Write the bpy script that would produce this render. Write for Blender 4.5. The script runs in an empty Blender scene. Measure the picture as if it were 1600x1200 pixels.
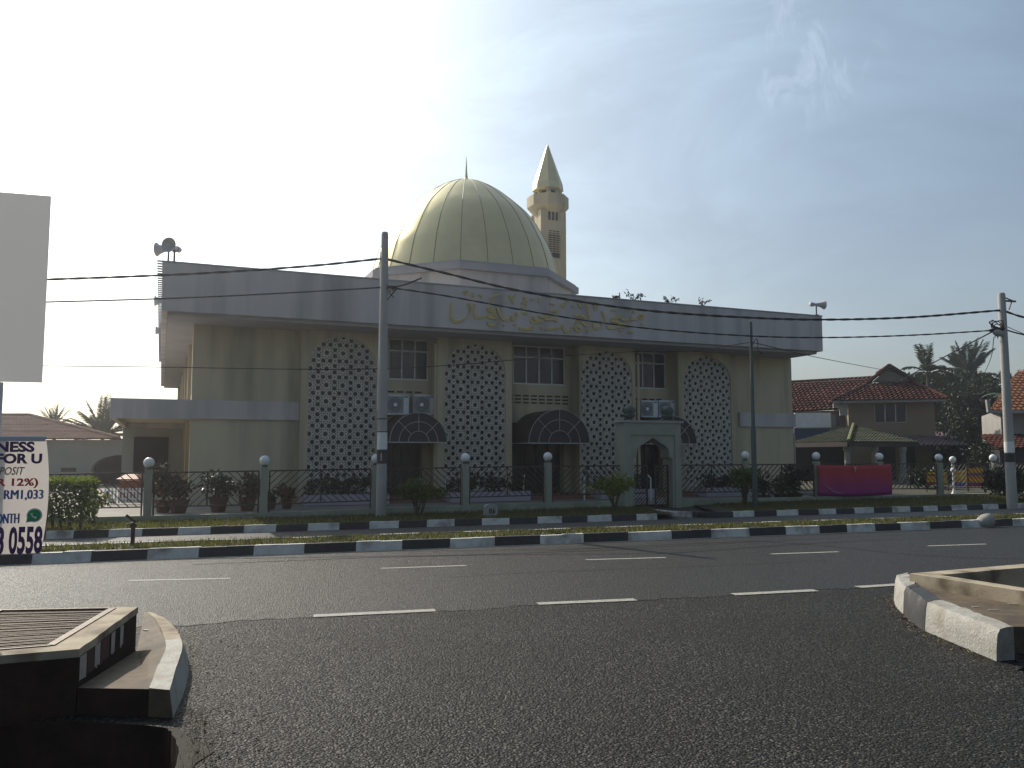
import bpy, math, random
from mathutils import Vector, Matrix
from math import sin, cos, pi, radians as R
random.seed(7)
SC = bpy.context.scene
COL = SC.collection
# ------------------------------------------------------------------ survey: photo pixel -> point in the place
FPX = 1300.0
PIT = math.atan(112 / FPX)
CH = 1.6
CP, SP = cos(PIT), sin(PIT)
def ray(px, py):
    x = (px - 800) / FPX; y = (600 - py) / FPX
    return Vector((x, CP - y * SP, SP + y * CP))
def G(px, py, z=0.0):                       # point on the level z
    d = ray(px, py); t = (z - CH) / d.z
    return Vector((d.x * t, d.y * t, z))
def PT(px, py, Y):                          # point at depth Y
    d = ray(px, py); t = Y / d.y
    return Vector((d.x * t, Y, CH + d.z * t))
def on_line(px, a, b, py=750):              # plan point where the column px meets Y = a + bX
    d = ray(px, py); t = a / (d.y - b * d.x)
    return Vector((d.x * t, d.y * t, 0))
def hit(px, py, A, B):                      # point on the vertical plane through plan points A, B
    d = ray(px, py); n = Vector((-(B.y - A.y), B.x - A.x))
    t = (n.x * A.x + n.y * A.y) / (n.x * d.x + n.y * d.y)
    return Vector((d.x * t, d.y * t, CH + d.z * t))
class Frame:
    def __init__(s, x, y, ang, z=0):
        s.o = Vector((x, y, z)); s.a = ang; s.u = Vector((cos(ang), sin(ang), 0)); s.v = Vector((-sin(ang), cos(ang), 0))
    def at(s, px, py, v=0.0):               # local (u, z) of the pixel on the plane at offset v
        d = ray(px, py); c = s.o.dot(s.v) + v; t = c / d.dot(s.v)
        p = Vector((d.x * t, d.y * t, CH + d.z * t)); return ((p - s.o).dot(s.u), p.z - s.o.z)
    def w(s, u, v, z): return s.o + s.u * u + s.v * v + Vector((0, 0, z))
    def loc(s, p):
        q = Vector(p) - s.o; return Vector((q.dot(s.u), q.dot(s.v), q.z))
# ------------------------------------------------------------------ materials
def mat(name, c1, c2=None, scale=3.0, rough=0.75, metal=0.0, bump=0.0, bscale=60.0, spec=0.4, stretch=None, lo=0.35, hi=0.65,
        vor=False, emit=None, trans=0.0, detail=6, c3=None, c3scale=0.7):
    m = bpy.data.materials.new(name); m.use_nodes = True
    nt = m.node_tree; b = nt.nodes['Principled BSDF']
    b.inputs['Roughness'].default_value = rough; b.inputs['Metallic'].default_value = metal
    b.inputs['Specular IOR Level'].default_value = spec
    b.inputs['Base Color'].default_value = (*c1, 1)
    tc = nt.nodes.new('ShaderNodeTexCoord'); src = tc.outputs['Object']
    def coords(st):
        if not st: return src
        mp = nt.nodes.new('ShaderNodeMapping'); mp.inputs['Scale'].default_value = st
        nt.links.new(src, mp.inputs['Vector']); return mp.outputs['Vector']
    if c2:
        n = nt.nodes.new('ShaderNodeTexNoise'); n.inputs['Scale'].default_value = scale; n.inputs['Detail'].default_value = detail
        n.inputs['Roughness'].default_value = 0.65
        nt.links.new(coords(stretch), n.inputs['Vector'])
        r = nt.nodes.new('ShaderNodeMapRange'); r.inputs['From Min'].default_value = lo; r.inputs['From Max'].default_value = hi
        nt.links.new(n.outputs['Fac'], r.inputs['Value'])
        mx = nt.nodes.new('ShaderNodeMix'); mx.data_type = 'RGBA'
        mx.inputs['A'].default_value = (*c1, 1); mx.inputs['B'].default_value = (*c2, 1)
        nt.links.new(r.outputs['Result'], mx.inputs['Factor']); out = mx.outputs['Result']
        if c3:
            n2 = nt.nodes.new('ShaderNodeTexNoise'); n2.inputs['Scale'].default_value = c3scale; n2.inputs['Detail'].default_value = 5
            nt.links.new(coords(tuple(v * (1, 1, 0.45)[k] for k, v in enumerate(stretch)) if stretch else None), n2.inputs['Vector'])
            r2 = nt.nodes.new('ShaderNodeMapRange'); r2.inputs['From Min'].default_value = 0.48; r2.inputs['From Max'].default_value = 0.72
            nt.links.new(n2.outputs['Fac'], r2.inputs['Value'])
            m2 = nt.nodes.new('ShaderNodeMix'); m2.data_type = 'RGBA'; nt.links.new(out, m2.inputs['A']); m2.inputs['B'].default_value = (*c3, 1)
            nt.links.new(r2.outputs['Result'], m2.inputs['Factor']); out = m2.outputs['Result']
        nt.links.new(out, b.inputs['Base Color'])
    if bump:
        if vor:
            t = nt.nodes.new('ShaderNodeTexVoronoi'); t.inputs['Scale'].default_value = bscale; h = t.outputs['Distance']
        else:
            t = nt.nodes.new('ShaderNodeTexNoise'); t.inputs['Scale'].default_value = bscale; t.inputs['Detail'].default_value = 4; h = t.outputs['Fac']
        nt.links.new(src, t.inputs['Vector'])
        bp = nt.nodes.new('ShaderNodeBump'); bp.inputs['Strength'].default_value = bump; bp.inputs['Distance'].default_value = 0.01
        nt.links.new(h, bp.inputs['Height']); nt.links.new(bp.outputs['Normal'], b.inputs['Normal'])
    if emit:
        b.inputs['Emission Color'].default_value = (*emit[0], 1); b.inputs['Emission Strength'].default_value = emit[1]
    if trans:
        b.inputs['Transmission Weight'].default_value = trans
    return m
def asphalt(name, dark, light, stone, cell, bump, rough, patch, patch_scale=0.35, spec=0.4, lanes=False):
    m = bpy.data.materials.new(name); m.use_nodes = True; nt = m.node_tree; N = nt.nodes.new; Lk = nt.links.new
    b = nt.nodes['Principled BSDF']; b.inputs['Specular IOR Level'].default_value = spec
    tc = N('ShaderNodeTexCoord').outputs['Object']
    v = N('ShaderNodeTexVoronoi'); v.inputs['Scale'].default_value = cell; Lk(tc, v.inputs['Vector'])
    dg = N('ShaderNodeMapRange'); dg.inputs['From Min'].default_value = 0.30; dg.inputs['From Max'].default_value = 0.62; dg.inputs['To Min'].default_value = 1.0; dg.inputs['To Max'].default_value = 0.22; Lk(v.outputs['Distance'], dg.inputs['Value'])
    cr = N('ShaderNodeValToRGB'); e = cr.color_ramp.elements
    e[0].position = 0.0; e[0].color = (*dark, 1); e[1].position = 1.0; e[1].color = (*stone, 1)
    x = cr.color_ramp.elements.new(0.75); x.color = (*light, 1)
    sep = N('ShaderNodeSeparateColor'); Lk(v.outputs['Color'], sep.inputs['Color']); Lk(sep.outputs['Red'], cr.inputs['Fac'])
    n = N('ShaderNodeTexNoise'); n.inputs['Scale'].default_value = patch_scale; n.inputs['Detail'].default_value = 7; n.inputs['Roughness'].default_value = 0.6; Lk(tc, n.inputs['Vector'])
    mr = N('ShaderNodeMapRange'); mr.inputs['From Min'].default_value = 0.42; mr.inputs['From Max'].default_value = 0.68; Lk(n.outputs['Fac'], mr.inputs['Value'])
    mx = N('ShaderNodeMix'); mx.data_type = 'RGBA'; Lk(cr.outputs['Color'], mx.inputs['A']); mx.inputs['B'].default_value = (*patch, 1)
    if lanes:                                  # long polished streaks and grime running with the traffic
        mp = N('ShaderNodeMapping'); mp.inputs['Rotation'].default_value = (0, 0, -math.atan(0.34)); mp.inputs['Scale'].default_value = (0.06, 1.1, 1); Lk(tc, mp.inputs['Vector'])
        ns = N('ShaderNodeTexNoise'); ns.inputs['Scale'].default_value = 1.0; ns.inputs['Detail'].default_value = 5; Lk(mp.outputs['Vector'], ns.inputs['Vector'])
        ms = N('ShaderNodeMapRange'); ms.inputs['From Min'].default_value = 0.35; ms.inputs['From Max'].default_value = 0.65; ms.inputs['To Min'].default_value = 0.0; ms.inputs['To Max'].default_value = 1.0; Lk(ns.outputs['Fac'], ms.inputs['Value'])
        av = N('ShaderNodeMath'); av.operation = 'MAXIMUM'; Lk(mr.outputs['Result'], av.inputs[0]); Lk(ms.outputs['Result'], av.inputs[1]); mr = av; 
    ml = N('ShaderNodeMath'); ml.operation = 'MULTIPLY'; ml.inputs[1].default_value = 0.75; Lk(mr.outputs[0], ml.inputs[0]); Lk(ml.outputs[0], mx.inputs['Factor'])
    gp = N('ShaderNodeMix'); gp.data_type = 'RGBA'; gp.blend_type = 'MULTIPLY'; gp.inputs['Factor'].default_value = 1.0; Lk(mx.outputs['Result'], gp.inputs['A']); Lk(dg.outputs['Result'], gp.inputs['B']); Lk(gp.outputs['Result'], b.inputs['Base Color'])
    rr = N('ShaderNodeMapRange'); rr.inputs['To Min'].default_value = rough - 0.18; rr.inputs['To Max'].default_value = rough + 0.18
    Lk(sep.outputs['Green'], rr.inputs['Value']); Lk(rr.outputs['Result'], b.inputs['Roughness'])
    n2 = N('ShaderNodeTexNoise'); n2.inputs['Scale'].default_value = cell * 0.45; n2.inputs['Detail'].default_value = 3; Lk(tc, n2.inputs['Vector'])
    ad = N('ShaderNodeMath'); ad.operation = 'SUBTRACT'; Lk(n2.outputs['Fac'], ad.inputs[0]); Lk(v.outputs['Distance'], ad.inputs[1])
    bp = N('ShaderNodeBump'); bp.inputs['Strength'].default_value = bump; bp.inputs['Distance'].default_value = 0.012
    Lk(ad.outputs[0], bp.inputs['Height']); Lk(bp.outputs['Normal'], b.inputs['Normal'])
    return m
cream = mat('cream_render', (0.54, 0.465, 0.32), (0.475, 0.41, 0.28), 1.4, 0.85, bump=0.15, bscale=30, stretch=(1, 1, 0.25), c3=(0.26, 0.24, 0.165), c3scale=1.3)
yellowcream = mat('yellow_cream_render', (0.46, 0.40, 0.22), (0.42, 0.36, 0.20), 2.0, 0.85)
lavender = mat('lavender_grey_render', (0.545, 0.505, 0.485), (0.48, 0.445, 0.43), 1.1, 0.85, bump=0.15, bscale=25, stretch=(1, 1, 0.2), c3=(0.29, 0.285, 0.285), c3scale=1.4)
soffitm = mat('grey_soffit', (0.36, 0.35, 0.37), (0.31, 0.30, 0.32), 1.0, 0.9)
latticem = mat('pale_precast', (0.56, 0.53, 0.46), (0.47, 0.445, 0.38), 3, 0.85, c3=(0.42, 0.42, 0.38))
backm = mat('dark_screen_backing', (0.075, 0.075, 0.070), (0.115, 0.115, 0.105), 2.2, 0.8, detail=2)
goldm = mat('champagne_gold_cladding', (0.66, 0.55, 0.30), (0.58, 0.49, 0.275), 1.1, 0.42, metal=0.6, spec=0.5, bump=0.08, bscale=3)
seamm = mat('dark_seam', (0.16, 0.14, 0.08), rough=0.6)
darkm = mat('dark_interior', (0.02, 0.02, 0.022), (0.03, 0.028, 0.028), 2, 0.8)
doorm = mat('dark_brown_door', (0.045, 0.03, 0.026), (0.03, 0.02, 0.018), 3, 0.5)
glass = mat('dark_window_glass', (0.020, 0.022, 0.034), (0.035, 0.035, 0.05), 0.8, 0.15, spec=0.35)
whitem = mat('white_paint', (0.72, 0.72, 0.70), (0.62, 0.62, 0.60), 4, 0.55)
whitepl = mat('white_plastic', (0.78, 0.78, 0.76), (0.70, 0.70, 0.69), 6, 0.35)
awnline = mat('dull_white_tube', (0.42, 0.42, 0.42), (0.34, 0.34, 0.34), 5, 0.6)
awnm = mat('dark_maroon_awning', (0.045, 0.032, 0.034), (0.035, 0.026, 0.028), 3, 0.6)
goldletter = mat('gold_letter_paint', (0.56, 0.43, 0.14), (0.47, 0.36, 0.13), 6, 0.5)
acm = mat('white_steel_casing', (0.66, 0.68, 0.70), (0.56, 0.58, 0.60), 5, 0.5)
grillm = mat('dark_fan_grille', (0.06, 0.065, 0.075), (0.09, 0.095, 0.10), 20, 0.6)
greenpost = mat('pale_green_render', (0.31, 0.315, 0.25), (0.25, 0.255, 0.20), 2.5, 0.85, bump=0.1, bscale=40, c3=(0.27, 0.29, 0.22))
basewall = mat('weathered_green_plinth', (0.32, 0.34, 0.26), (0.22, 0.23, 0.17), 1.5, 0.9, bump=0.2, bscale=30)
ironm = mat('dark_brown_iron', (0.04, 0.028, 0.026), (0.07, 0.04, 0.033), 8, 0.55)
concrete = mat('grey_concrete', (0.36, 0.35, 0.33), (0.27, 0.265, 0.25), 2.5, 0.85, bump=0.2, bscale=40, stretch=(1, 1, 0.3))
concdirty = mat('worn_drain_concrete', (0.36, 0.305, 0.22), (0.25, 0.205, 0.145), 3, 0.9, bump=0.35, bscale=70, c3=(0.09, 0.066, 0.042), c3scale=3.2)
concdark = mat('shade_dark_concrete', (0.042, 0.026, 0.019), (0.020, 0.013, 0.010), 2.5, 0.95, spec=0.1, bump=0.4, bscale=50)  # dirty brown concrete, deep shade of the front faces put into its colour
ledgem = mat('gritty_brown_ledge', (0.125, 0.090, 0.055), (0.075, 0.053, 0.032), 9, 0.8, bump=0.6, bscale=140, c3=(0.045, 0.032, 0.02), c3scale=3)
kwhite = mat('worn_white_kerb_paint', (0.62, 0.605, 0.56), (0.50, 0.485, 0.445), 5, 0.7, bump=0.35, bscale=60, c3=(0.20, 0.185, 0.165), c3scale=2.9)
kwhite2 = mat('chipped_white_kerb_paint', (0.33, 0.32, 0.29), (0.26, 0.25, 0.22), 14, 0.75, bump=0.9, bscale=45, c3=(0.24, 0.21, 0.17), c3scale=6)
kblack = mat('black_kerb_paint', (0.018, 0.018, 0.02), (0.035, 0.034, 0.033), 6, 0.6, bump=0.35, bscale=50)
redpaint = mat('faded_red_paint', (0.065, 0.018, 0.015), (0.03, 0.018, 0.015), 8, 0.8)
roadm = asphalt('road_asphalt', (0.013, 0.013, 0.012), (0.026, 0.0245, 0.022), (0.10, 0.092, 0.08), 72, 0.85, 0.54, (0.027, 0.025, 0.022), 0.35, 0.24, lanes=True)
apronm = asphalt('coarse_asphalt', (0.005, 0.005, 0.005), (0.019, 0.018, 0.016), (0.145, 0.133, 0.112), 62, 1.0, 0.68, (0.015, 0.012, 0.007), 0.55, 0.19)
servm = asphalt('service_asphalt', (0.06, 0.06, 0.062), (0.08, 0.08, 0.08), (0.12, 0.12, 0.115), 120, 0.4, 0.65, (0.09, 0.085, 0.08))
linem = mat('worn_road_paint', (0.34, 0.33, 0.29), (0.20, 0.195, 0.17), 18, 0.7, bump=0.4, bscale=90)
tarm = mat('tar', (0.010, 0.010, 0.010), (0.02, 0.02, 0.019), 4, 0.75, spec=0.2)
soilm = mat('dark_soil', (0.010, 0.0075, 0.005), (0.022, 0.016, 0.010), 6, 0.9, bump=0.8, bscale=60)
vergem = mat('verge_soil', (0.030, 0.034, 0.014), (0.042, 0.034, 0.018), 4, 0.95, bump=0.6, bscale=40)
groundm = mat('ground_earth', (0.07, 0.08, 0.04), (0.09, 0.075, 0.05), 0.2, 0.95)
pavem = mat('pale_yard_paving', (0.24, 0.22, 0.195), (0.18, 0.165, 0.145), 1.5, 0.85)
terra = mat('terracotta_tile', (0.26, 0.12, 0.075), (0.20, 0.09, 0.06), 6, 0.6)
grassm = mat('grass_blade', (0.075, 0.082, 0.024), (0.11, 0.10, 0.035), 1.5, 0.6, spec=0.3)
dryg = mat('dry_grass', (0.20, 0.16, 0.075), (0.12, 0.095, 0.045), 30, 0.7)
leafm = [mat('leaf_green_%s' % n, a, b, 1.8, 0.5, spec=0.4) for n, a, b in (
    ('mid', (0.05, 0.085, 0.022), (0.085, 0.12, 0.03)), ('dark', (0.014, 0.027, 0.010), (0.027, 0.044, 0.015)),
    ('yellow', (0.10, 0.13, 0.028), (0.15, 0.17, 0.04)), ('palm', (0.028, 0.044, 0.016), (0.045, 0.064, 0.024)))]
def leafy(m, f=0.35):
    nt = m.node_tree; b = nt.nodes['Principled BSDF']; t = nt.nodes.new('ShaderNodeBsdfTranslucent'); x = nt.nodes.new('ShaderNodeMixShader'); x.inputs[0].default_value = f
    l = b.inputs['Base Color'].links
    if l:
        g_ = nt.nodes.new('ShaderNodeMix'); g_.data_type = 'RGBA'; g_.blend_type = 'MULTIPLY'; g_.inputs['Factor'].default_value = 1; g_.inputs['B'].default_value = (1.5, 1.6, 0.7, 1); nt.links.new(l[0].from_socket, g_.inputs['A']); nt.links.new(g_.outputs['Result'], t.inputs['Color'])
    nt.links.new(b.outputs[0], x.inputs[1]); nt.links.new(t.outputs[0], x.inputs[2]); nt.links.new(x.outputs[0], nt.nodes['Material Output'].inputs['Surface'])
for m_, f_ in zip(leafm + [grassm], (0.22, 0.06, 0.32, 0.10, 0.35)): leafy(m_, f_)
redleaf = mat('rusty_red_leaf', (0.15, 0.05, 0.03), (0.10, 0.07, 0.03), 3, 0.6)
barkm = mat('bark', (0.11, 0.085, 0.06), (0.06, 0.045, 0.035), 6, 0.9, bump=0.5, bscale=30)
potm = mat('brown_pot', (0.13, 0.06, 0.04), (0.09, 0.045, 0.03), 5, 0.7)
tilem = mat('red_roof_tile', (0.088, 0.032, 0.024), (0.060, 0.023, 0.019), 3, 0.95, spec=0.05, c3=(0.05, 0.028, 0.02), c3scale=1.2)
tilem2 = mat('pale_red_roof_tile', (0.125, 0.052, 0.040), (0.095, 0.040, 0.032), 3, 0.95, spec=0.05)
orangetile = mat('orange_roof_tile', (0.20, 0.09, 0.05), (0.14, 0.06, 0.035), 3, 0.95, spec=0.05)
mossm = mat('mossy_roof', (0.018, 0.032, 0.011), (0.042, 0.046, 0.018), 1.6, 0.95, bump=0.4, bscale=10, c3=(0.07, 0.06, 0.042), c3scale=1.5)
mosstrim = mat('mossy_yellow_ridge', (0.14, 0.14, 0.06), (0.10, 0.12, 0.04), 5, 0.9)
corrug = mat('rusty_corrugated', (0.24, 0.15, 0.12), (0.17, 0.11, 0.09), 1.2, 0.95, spec=0.05)
housew = mat('beige_house_wall', (0.27, 0.215, 0.15), (0.225, 0.18, 0.128), 0.8, 0.85)
greywall = mat('grey_green_wall', (0.34, 0.345, 0.31), (0.29, 0.295, 0.265), 0.7, 0.9)
palew = mat('pale_house_wall', (0.32, 0.30, 0.28), (0.26, 0.245, 0.23), 0.7, 0.85)
purpleroof = mat('purple_grey_roof', (0.17, 0.12, 0.14), (0.12, 0.09, 0.10), 1.5, 0.95, spec=0.05)
bluem = mat('blue_tarpaulin', (0.03, 0.06, 0.12), (0.02, 0.045, 0.10), 2, 0.6)
steelm = mat('dark_green_steel', (0.06, 0.085, 0.075), (0.045, 0.065, 0.06), 5, 0.45, metal=0.2)
rustm = mat('rusty_steel', (0.12, 0.088, 0.06), (0.06, 0.042, 0.03), 12, 0.6, metal=0.3)
cablem = mat('black_cable', (0.016, 0.016, 0.02), rough=0.9, spec=0.08)
def translucent(name, c, fac):
    m = mat(name, c, tuple(v * 0.93 for v in c), 2.5, 0.5); nt = m.node_tree; b = nt.nodes['Principled BSDF']; t = nt.nodes.new('ShaderNodeBsdfTranslucent'); t.inputs['Color'].default_value = (*c, 1)
    x = nt.nodes.new('ShaderNodeMixShader'); x.inputs[0].default_value = fac; nt.links.new(b.outputs[0], x.inputs[1]); nt.links.new(t.outputs[0], x.inputs[2]); nt.links.new(x.outputs[0], nt.nodes['Material Output'].inputs['Surface']); return m
boardm = translucent('grey_board_vinyl', (0.42, 0.42, 0.425), 0.30)
boardtrim = mat('grey_steel_trim', (0.55, 0.55, 0.56), rough=0.6)
vinyl = translucent('white_vinyl', (0.60, 0.55, 0.51), 0.33)
ink = {n: mat('print_' + n, c, rough=0.5) for n, c in dict(purple=(0.075, 0.03, 0.13), grey=(0.16, 0.13, 0.10), red=(0.55, 0.05, 0.05), blue=(0.07, 0.16, 0.38), green=(0.02, 0.30, 0.10)).items()}
hornm = mat('grey_horn_paint', (0.42, 0.42, 0.44), (0.36, 0.36, 0.38), 8, 0.5)
ochre = mat('ochre_planter', (0.40, 0.36, 0.40), (0.34, 0.31, 0.34), 2, 0.85)
rustred = mat('rust_red_paint', (0.30, 0.09, 0.05), (0.22, 0.07, 0.04), 3, 0.7)
stonem = mat('pale_milestone', (0.34, 0.34, 0.33), (0.26, 0.26, 0.25), 12, 0.85, bump=0.3, bscale=60)
# ------------------------------------------------------------------ mesh builder
class MB:
    def __init__(s): s.v = []; s.f = []; s.m = []
    def add(s, vs, fs, mi=0):
        o = len(s.v); s.v += [tuple(p) for p in vs]; s.f += [tuple(i + o for i in q) for q in fs]; s.m += [mi] * len(fs)
    def box(s, a, b, mi=0):
        x0, y0, z0 = a; x1, y1, z1 = b
        s.add([(x0, y0, z0), (x1, y0, z0), (x1, y1, z0), (x0, y1, z0), (x0, y0, z1), (x1, y0, z1), (x1, y1, z1), (x0, y1, z1)],
              [(0, 3, 2, 1), (4, 5, 6, 7), (0, 1, 5, 4), (1, 2, 6, 5), (2, 3, 7, 6), (3, 0, 4, 7)], mi); return s
    def prism(s, poly, z0, z1, mi=0):       # poly: plan points, counter-clockwise; z0/z1 numbers or lists
        n = len(poly); zz0 = z0 if isinstance(z0, (list, tuple)) else [z0] * n; zz1 = z1 if isinstance(z1, (list, tuple)) else [z1] * n
        vs = [(p[0], p[1], zz0[i]) for i, p in enumerate(poly)] + [(p[0], p[1], zz1[i]) for i, p in enumerate(poly)]
        s.add(vs, [tuple(range(n - 1, -1, -1)), tuple(range(n, 2 * n))] + [(i, (i + 1) % n, n + (i + 1) % n, n + i) for i in range(n)], mi); return s
    def quad(s, a, b, c, d, mi=0): s.add([a, b, c, d], [(0, 1, 2, 3)], mi); return s
    def bar(s, a, b, w, h=None, mi=0, up=(0, 0, 1)):
        a = Vector(a); b = Vector(b); h = h or w; d = (b - a).normalized(); u = Vector(up)
        if abs(d.dot(u)) > 0.95: u = Vector((1, 0, 0)) if abs(d.x) < 0.9 else Vector((0, 1, 0))
        x = d.cross(u).normalized() * w / 2; y = x.cross(d).normalized() * h / 2
        vs = [p + sx * x + sy * y for p in (a, b) for sx, sy in ((-1, -1), (1, -1), (1, 1), (-1, 1))]
        s.add(vs, [(0, 1, 2, 3), (7, 6, 5, 4), (0, 4, 5, 1), (1, 5, 6, 2), (2, 6, 7, 3), (3, 7, 4, 0)], mi); return s
    def tube(s, pts, r, n=8, mi=0, cap=True):
        pts = [Vector(p) for p in pts]; rs = r if isinstance(r, (list, tuple)) else [r] * len(pts); rings = []; ref = Vector((0, 0, 1))
        for i, p in enumerate(pts):
            d = (pts[min(i + 1, len(pts) - 1)] - pts[max(i - 1, 0)]).normalized()
            u = ref if abs(d.dot(ref)) < 0.92 else Vector((0, 1, 0))
            x = d.cross(u).normalized(); y = x.cross(d)
            rings.append([p + (x * cos(2 * pi * k / n) + y * sin(2 * pi * k / n)) * rs[i] for k in range(n)])
        vs = [q for g in rings for q in g]; fs = []
        for i in range(len(pts) - 1):
            for k in range(n):
                fs.append((i * n + k, i * n + (k + 1) % n, (i + 1) * n + (k + 1) % n, (i + 1) * n + k))
        if cap: fs += [tuple(range(n - 1, -1, -1)), tuple((len(pts) - 1) * n + k for k in range(n))]
        s.add(vs, fs, mi); return s
    def lathe(s, prof, n=16, c=(0, 0, 0), mi=0, a0=0.0, M=None):   # prof: (r, z)
        vs = []; fs = []
        for r, z in prof:
            for k in range(n):
                a = a0 + 2 * pi * k / n; p = Vector((r * cos(a), r * sin(a), z))
                if M: p = M @ p
                vs.append(p + Vector(c))
        for i in range(len(prof) - 1):
            for k in range(n): fs.append((i * n + k, i * n + (k + 1) % n, (i + 1) * n + (k + 1) % n, (i + 1) * n + k))
        fs += [tuple(range(n - 1, -1, -1)), tuple((len(prof) - 1) * n + k for k in range(n))]
        s.add(vs, fs, mi); return s
    def ball(s, c, r, n=16, mi=0):
        m = n // 2; prof = [(max(1e-4, r * sin(pi * i / m)), -r * cos(pi * i / m)) for i in range(m + 1)]
        return s.lathe(prof, n, c, mi)
    def build(s, name, mats, parent=None, smooth=False, bevel=0.0, org=None):
        me = bpy.data.meshes.new(name); org = Vector(org) if org is not None else Vector()
        me.from_pydata([Vector(p) - org for p in s.v], [], s.f)
        for m in (mats if isinstance(mats, (list, tuple)) else [mats]): me.materials.append(m)
        me.polygons.foreach_set('material_index', s.m)
        if smooth: me.polygons.foreach_set('use_smooth', [True] * len(me.polygons))
        me.update()
        o = bpy.data.objects.new(name, me); COL.objects.link(o)
        if parent: o.parent = parent
        elif org is not None: o.location = org
        if bevel:
            b = o.modifiers.new('b', 'BEVEL'); b.width = bevel; b.segments = 2; b.limit_method = 'ANGLE'
        if smooth: sharp(me)
        return o
def sharp(me, ang=0.7):
    import bmesh
    bm = bmesh.new(); bm.from_mesh(me)
    for e in bm.edges:
        if len(e.link_faces) == 2 and e.calc_face_angle(0) > ang: e.smooth = False
    bm.to_mesh(me); bm.free()
def tag(o, label=None, cat=None, group=None, kind=None):
    if label: o['label'] = label
    if cat: o['category'] = cat
    if group: o['group'] = group
    if kind: o['kind'] = kind
    return o
def thing(name, label, cat, loc=(0, 0, 0), rz=0.0, group=None):
    o = bpy.data.objects.new(name, None); COL.objects.link(o); o.location = loc; o.rotation_euler = (0, 0, rz); o.empty_display_size = 0.2
    return tag(o, label, cat, group)
def dup(root, loc, rz=None, label=None, scale=None):
    def cp(o, par):
        c = o.copy(); COL.objects.link(c)
        if par: c.parent = par
        for ch in [k for k in o.children]: cp(ch, c)
        return c
    r = cp(root, None); r.location = loc
    if rz is not None: r.rotation_euler = (0, 0, rz)
    if scale: r.scale = (scale,) * 3 if not isinstance(scale, tuple) else scale
    if label: r['label'] = label
    return r
def curve_mesh(ob):
    COL.objects.link(ob); dg = bpy.context.evaluated_depsgraph_get(); dg.update()
    e = ob.evaluated_get(dg); me = e.to_mesh()
    vs = [v.co.copy() for v in me.vertices]; fs = [tuple(p.vertices) for p in me.polygons]
    e.to_mesh_clear(); d = ob.data; bpy.data.objects.remove(ob); bpy.data.curves.remove(d)
    return vs, fs
def plate(polys, thick):                     # 2-D outline with holes -> plate in the x-z plane, from y = 0 to y = thick
    from mathutils.geometry import delaunay_2d_cdt
    P, E = [], []
    for pl in polys:
        o = len(P); P += [Vector((q[0], q[1])) for q in pl]; E.append(list(range(o, o + len(pl))))
    V, _, F, _v, _e, FO = delaunay_2d_cdt(P, [], E, 1, 1e-6)
    n = len(V); fs = []; cnt = {}
    for f, fo in zip(F, FO):
        if list(fo) != [0]: continue
        f = tuple(f) if area([V[k] for k in f]) > 0 else tuple(f)[::-1]
        fs.append(f)
        for a, b in zip(f, f[1:] + f[:1]): cnt[(a, b)] = 1
    vs = [Vector((v.x, 0, v.y)) for v in V]
    if thick <= 0: return vs, fs
    back = [tuple(k + n for k in f[::-1]) for f in fs]
    side = [(b, a, a + n, b + n) for a, b in cnt if (b, a) not in cnt]
    return vs + [v + Vector((0, thick, 0)) for v in vs], fs + back + side
def words_mesh(txt, x0, x1, z0, z1, bold=0.0, shear=0.0, y=0.0, thick=0.004):   # lettering filling the box x0..x1, z0..z1
    cu = bpy.data.curves.new('words', 'FONT'); cu.body = txt; cu.offset = bold; cu.shear = shear; cu.extrude = thick / 2; cu.resolution_u = 3
    vs, fs = curve_mesh(bpy.data.objects.new('words', cu))
    ax = min(v.x for v in vs); bx = max(v.x for v in vs); ay = min(v.y for v in vs); by = max(v.y for v in vs)
    return [Vector((x0 + (v.x - ax) / (bx - ax) * (x1 - x0), y - v.z, z0 + (v.y - ay) / (by - ay) * (z1 - z0))) for v in vs], fs
def smooth_path(p, k=6):
    p = [Vector(q) for q in p]
    if len(p) < 3: return p
    q = [p[0] * 2 - p[1]] + p + [p[-1] * 2 - p[-2]]; out = []
    for i in range(1, len(q) - 2):
        for j in range(k):
            t = j / k; a, b, c, d = q[i - 1], q[i], q[i + 1], q[i + 2]
            out.append(0.5 * ((2 * b) + (c - a) * t + (2 * a - 5 * b + 4 * c - d) * t * t + (3 * b - a - 3 * c + d) * t ** 3))
    out.append(p[-1]); return out
def clip_convex(poly, hull):                 # both counter-clockwise lists of (x, z)
    out = poly
    for i in range(len(hull)):
        a, b = hull[i], hull[(i + 1) % len(hull)]; inp = out; out = []
        if not inp: break
        sd = lambda p: (b[0] - a[0]) * (p[1] - a[1]) - (b[1] - a[1]) * (p[0] - a[0])
        for j in range(len(inp)):
            p, q = inp[j - 1], inp[j]; sp_, sq = sd(p), sd(q)
            if (sp_ >= 0) != (sq >= 0):
                t = sp_ / (sp_ - sq); out.append((p[0] + (q[0] - p[0]) * t, p[1] + (q[1] - p[1]) * t))
            if sq >= 0: out.append(q)
    return out
def area(p): return 0.5 * sum(p[i - 1][0] * p[i][1] - p[i][0] * p[i - 1][1] for i in range(len(p)))
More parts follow.
